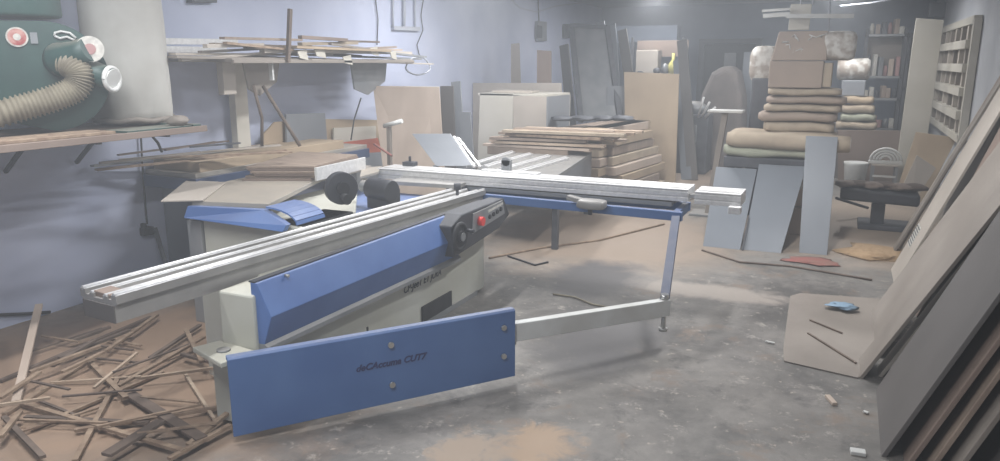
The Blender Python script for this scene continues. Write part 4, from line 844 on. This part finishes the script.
# planks leaning on right wall: far to near
RB_ = [('plank', 8.5, 8.64, .60, 2.45, 2.6, M['lightboard'], 'narrow light plank, furthest from the camera of the leaning row'),
       ('plank', 8.3, 8.46, .60, 2.55, 2.6, M['brownboard'], 'narrow brown plank, second furthest of the leaning row'),
       ('plank', 8.12, 8.26, .54, 2.4, 2.6, M['midboard'], 'warm grey plank, third furthest of the leaning row'),
       ('plank', 7.9, 8.06, .60, 2.6, 2.6, M['stickdark'], 'darkest brown plank, fourth furthest of the leaning row'),
       ('plank', 7.68, 7.82, .56, 2.4, 2.6, M['plydark'], 'brown plank just behind the wide light board with a printed sticker'),
       ('leaning_sheet', 7.05, 7.62, .53, 2.6, 2.6, M['lightboard'], 'wide light board with a printed sticker near its foot'),
       ('leaning_sheet', 7.0, 9.0, .98, 4.4, 2.3, M['darkboard'], 'dark wide board standing nearly upright behind the far planks'),
       ('leaning_sheet', 6.2, 6.9, .64, 3.0, 2.6, M['brownboard'], 'brown board in the gap beside the light board with the sticker'),
       ('leaning_sheet', 5.3, 6.9, .80, 3.4, 2.6, M['darkboard'], 'dark wide board behind the gap beside the sticker board'),
       ('leaning_sheet', 3.75, 5.2, 1.02, 5.0, 2.6, M['darkboard'], 'dark wide board at the very back of the leaning row, nearest the corner'),
       ('leaning_sheet', 5.2, 6.2, .33, 2.0, 2.4, M['midboard'], 'warm grey sheet in the middle of the leaning row'),
       ('leaning_sheet', 4.78, 5.1, .23, 1.92, 2.6, M['midboard'], 'warm grey sheet whose foot sticks out beside the flat sheet on the floor'),
       ('leaning_sheet', 4.86, 5.02, .34, 1.95, 2.5, M['lightboard'], 'thin pale sheet tucked behind the foot that sticks out'),
       ('leaning_sheet', 3.80, 4.64, .32, 2.35, 2.4, M['darkboard'], 'large dark grey laminate sheet at the front of the leaning row'),
       ('leaning_sheet', 3.74, 4.5, .42, 2.4, 2.4, M['brownboard'], 'brown sheet directly behind the large dark grey sheet'),
       ('leaning_sheet', 3.70, 4.4, .50, 2.5, 2.4, M['plydark'], 'brown sheet second behind the large dark grey sheet'),
       ('leaning_sheet', 3.62, 4.3, .57, 2.5, 2.4, M['midboard'], 'warm grey sheet third behind the large dark grey sheet'),
       ('leaning_sheet', 3.45, 4.1, .70, 2.6, 2.4, M['darkboard'], 'dark sheet fourth behind the large dark grey sheet'),
       ('leaning_sheet', 2.6, 3.6, .74, 2.0, 2.4, M['lightboard'], 'light board in the bottom right corner, nearest the camera')]
for nm, y0_, y1_, xb_, slp, L, m, lb in RB_:
    o = rs(nm, 0, y0_, y1_, xb_, slp, L, .022, m, lb)
    if 'sticker near' in lb:
        ca = 1 / math.sqrt(1 + slp * slp); sa = slp * ca; n = V((-sa, 0, ca)); a = V((xb_, y0_, 0)); up = V((ca, 0, sa))
        def U(s_, yy): return a + up * s_ + V((0, yy - y0_, 0)) + n * .001
        MB().slab([U(.30, 7.35), U(.30, 7.6), U(.5, 7.6), U(.5, 7.35)], .002, n).build('sticker', M['label'], o)
        stp = MB()
        for k in range(7): stp.slab([U(.31 + k * .027, 7.36), U(.31 + k * .027, 7.59), U(.322 + k * .027, 7.59), U(.322 + k * .027, 7.36)], .003, n)
        stp.build('sticker_print', M['dark'], o)

# ================================================================== FLOOR ITEMS
a, b, c, d = (782, 352), (858, 380), (882, 305), (797, 294)
fsd = [P(*q, z=0) for q in ((783, 350), (784, 362), (858, 379), (872, 362), (892, 305), (884, 300), (800, 294), (790, 297))]
tag(MB().slab([q + V((0, 0, .002)) for q in fsd], .008, (0, 0, 1)).build('flat_sheet', M['midboard'], None, .003), 'pale flat sheet lying on the floor against the leaning boards', 'sheet')
for k, (a, b) in enumerate([((808, 333), (856, 363)), ((810, 320), (842, 333))]):
    tag(MB().bar(P(*a, z=.017), P(*b, z=.017), .012, .01).build('thin_stick', M['stickdark']), ['longer dark thin stick lying on the pale flat sheet', 'shorter dark thin stick lying on the pale flat sheet'][k], 'stick', 'sticks on the flat sheet')
p = P(842, 308, z=.02); tag(MB().lump(p + V((0, 0, .02)), (.19, .16, .03), 90, .5).build('blue_scrap', M['bluescrap']), 'crumpled pale blue scrap on the flat sheet', 'scrap')
p = P(812, 262, z=.0); tag(MB().lump(p + V((0, 0, .01)), (.46, .3, .03), 91, .25).build('red_scrap', M['redscrap']), 'faded red flat scrap on the floor beyond the flat sheet', 'scrap')
for k, (px, py, lb) in enumerate([(831, 400, 'short tan wood chip on the floor in front of the flat sheet'), (858, 452, 'small white chip at the foot of the large dark sheet'), (770, 342, 'tiny white chip left of the flat sheet'), (866, 412, 'tiny pale chip between the flat sheet and the dark sheet')]):
    p = P(px, py, z=.01); tag(MB().box(p, [(.03, .11, .02), (.07, .05, .02), (.06, .015, .01), (.03, .02, .01)][k], .4 - .3 * k).build('wood_chip', M['ply'] if k == 0 else M['white'], None, .004), lb, 'chip', 'chips on the floor')
p = P(890, 258, z=.0); tag(MB().lump(p + V((-.1, .1, .0)), (.75, .6, .16), 95, .25).build('sawdust_heap', M['dustpile']), 'small tan sawdust heap at the foot of the leaning planks', 'sawdust', kind='stuff')
cable('rope', [P(489, 258, z=.01), P(540, 248, z=.01), P(600, 240, z=.01), P(664, 224, z=.01)], .012, M['stick'], 'thin red brown cord lying on the floor beyond the saw', 'cord')
cable('rope', [P(508, 256, z=.01), P(535, 265, z=.01), P(548, 262, z=.01)], .01, M['wire'], 'short dark cord on the floor by the end of the saw base', 'cord')
cable('rope', [P(702, 250, z=.01), P(740, 262, z=.01), P(790, 266, z=.01), P(850, 276, z=.01), P(872, 280, z=.01)], .010, M['stickdark'], 'long thin dark cord on the floor in front of the slate boards', 'cord')
cable('rope', [P(553, 294, z=.01), P(575, 297, z=.01), P(592, 304, z=.01), P(612, 308, z=.01)], .008, M['hose'], 'thin pale cord on the dark floor stain behind the swing arm', 'cord')
# wooden strips scattered at left
ST = [((4, 415), (84, 364), 's'), ((0, 381), (151, 317), 'd'), ((51, 383), (141, 377), 'l'), ((31, 429), (163, 372), 's'), ((75, 461), (118, 378), 's'), ((18, 402), (184, 451), 's'),
      ((25, 417), (149, 423), 'd'), ((75, 430), (230, 406), 's'), ((130, 394), (202, 439), 'd'), ((184, 372), (214, 419), 'l'), ((88, 360), (126, 398), 's'), ((118, 386), (204, 337), 's'), ((150, 358), (200, 325), 'd'),
      ((169, 459), (230, 425), 's'), ((188, 445), (230, 411), 's'), ((4, 417), (43, 457), 'd'), ((94, 388), (137, 353), 'l'), ((71, 341), (110, 327), 'd'), ((106, 351), (157, 315), 's'), ((59, 358), (130, 330), 'd'),
      ((141, 378), (228, 366), 'l'), ((182, 354), (214, 363), 'd'), ((106, 455), (161, 421), 'd'), ((0, 398), (40, 372), 's'), ((0, 437), (20, 412), 's'), ((62, 372), (104, 352), 's'), ((52, 366), (95, 340), 'd'), ((0, 405), (50, 398), 'l'), ((186, 330), (202, 362), 's'), ((30, 372), (100, 346), 's')]
SLB = ['from the left edge up towards the rail', 'dark long one under the near end of the rail', 'short pale one almost level mid tangle', 'long one crossing the tangle to the upper right', 'one pointing straight down to the picture bottom',
       'longest one, ending near the blue arm panel', 'dark one lying level low in the tangle', 'long one touching the left end of the blue panel', 'thick dark one slanting down to the right', 'thin pale one near the foot of the saw bracket',
       'short one slanting down right mid tangle', 'one pointing at the foot of the saw base', 'dark one leaning up to the saw base', 'lowest one beside the blue arm panel', 'second lowest one beside the blue arm panel',
       'dark one in the lower left corner', 'thin pale one rising from the middle crossing', 'dark short one close to the wall', 'one directly under the near rail end', 'dark one second from the wall', 'thin pale one almost level towards the saw bracket', 'short dark one in front of the saw base',
       'broad dark one near the bottom of the picture', 'one at the left frame edge halfway down', 'one at the left frame edge near the bottom', 'short one in the bundle under the rail', 'dark short one in the bundle by the wall', 'pale level one at the left frame edge', 'short one standing askew against the saw base', 'one lying along the bundle under the rail']
for k, (a, b, t) in enumerate(ST):
    z = .012 + .0022 * k
    w = .028 if t != 'l' else .018
    if k in (8, 22): w = .06
    tag(MB().bar(P(*a, z=z), P(*b, z=z + .012 * (k % 3)), w, .016).build('wood_strip', {'s': M['stick'], 'd': M['stickdark'], 'l': M['sticklight']}[t]), 'wooden strip on the floor, ' + SLB[k], 'strip', 'wooden strips scattered on the floor')
rnd = random.Random(21); WH = ['amid the tangle', 'by the wall side', 'towards the saw foot', 'at the lower left', 'under the rail', 'at the bottom', 'in the middle', 'near the frame edge', 'near the panel', 'by the saw base', 'beside the bundle', 'on the bundle', 'below the rail', 'past the tangle']
for k in range(14):
    cx_, cy_ = rnd.uniform(30, 190), rnd.uniform(335, 440); c_ = P(cx_, cy_, z=.02 + .004 * k); a_ = rnd.uniform(.2, 1.5) if k % 3 else rnd.uniform(-.6, .2); L_ = rnd.uniform(.25, .6)
    if c_.x - .5 * abs(math.cos(a_)) * L_ < XL + .1: c_.x += .3
    tag(MB().box(c_, (L_, .016, .01), a_).build('wood_strip', [M['stickdark'], M['stick']][k % 2]), 'very thin wooden sliver lying loose among the scattered strips left of the saw', 'strip', 'thin slivers among the scattered strips')
p = P(16, 402, z=.02); q = P(39, 305, x=p.x - .9)
tag(MB().bar(p, q, .045, .02).build('wood_strip', M['ply']), 'pale wooden strip leaning upright on the left wall at the frame edge', 'strip')
cable('wall_wire', [wp_(-5, 315, .02), wp_(22, 314, .02), wp_(50, 312, .02)], .012, M['wire'], 'dark cable low on the left wall behind the upright strip', 'cable')

# ================================================================== LIGHTS (tube lamps near the ceiling, out of frame)
def area(name, loc, rot, sx, sy, power, color=(1, 1, 1)):
    l = bpy.data.lights.new(name, 'AREA'); l.shape = 'RECTANGLE'; l.size = sx; l.size_y = sy; l.energy = power; l.color = color
    o = bpy.data.objects.new(name, l); COL.objects.link(o); o.location = loc; o.rotation_euler = rot; return o
M['tube'] = mat('lit tube', (255, 255, 255), emit=(235, 242, 255), strength=6)
LAMPS = [(-3.7, 2.4, .75), (-1.6, 1.2, 1), (-3.0, 5.6, 1), (-4.0, 8.2, .8), (-.6, 6.2, 1), (-2.2, 9.8, .9), (-.2, 12.6, .8), (-3.3, 13.6, .6)]
LL = ['nearest the dust collector', 'nearest the camera', 'above the saw', 'nearest the left wall cabinet', 'above the open floor', 'above the timber stack', 'above the shelving', 'by the far doorway']
for k, (x, y, e) in enumerate(LAMPS):
    tl = thing('tube_lamp', (x, y, 3.05), 'ceiling tube lamp ' + LL[k], 'lamp', 'ceiling tube lamps')
    MB().bb(x - .04, x + .04, y - .62, y + .62, 3.1, 3.15).build('housing', M['white'], tl, .005)
    MB().cyl((x, y - .6, 3.075), (x, y + .6, 3.075), .018, 12).build('tube', M['tube'], tl)
    area('lamp_light', (x, y, 3.04), (0, 0, 0), .12, 1.2, 55 * e, (.98, .985, 1.0))

w = bpy.data.worlds.new('world'); bpy.context.scene.world = w; w.use_nodes = True
bg = w.node_tree.nodes['Background']; bg.inputs['Color'].default_value = (.6, .65, .75, 1); bg.inputs['Strength'].default_value = .3
HZ = .025
if HZ:
    wn = w.node_tree; v2 = wn.nodes.new('ShaderNodeVolumeScatter'); v2.inputs['Color'].default_value = (.88, .93, 1, 1); v2.inputs['Density'].default_value = HZ; v2.inputs['Anisotropy'].default_value = .2
    wn.links.new(v2.outputs[0], wn.nodes['World Output'].inputs['Volume'])
sc = bpy.context.scene
sc.view_settings.view_transform = 'Standard'; sc.view_settings.look = 'None'; sc.view_settings.gamma = 1; sc.view_settings.use_curve_mapping = False
sc.view_settings.exposure = 0.64
sc.cycles.use_denoising = True
sc.cycles.max_bounces = 6; sc.cycles.volume_bounces = 0; sc.cycles.sample_clamp_indirect = 3; sc.cycles.volume_step_rate = 4
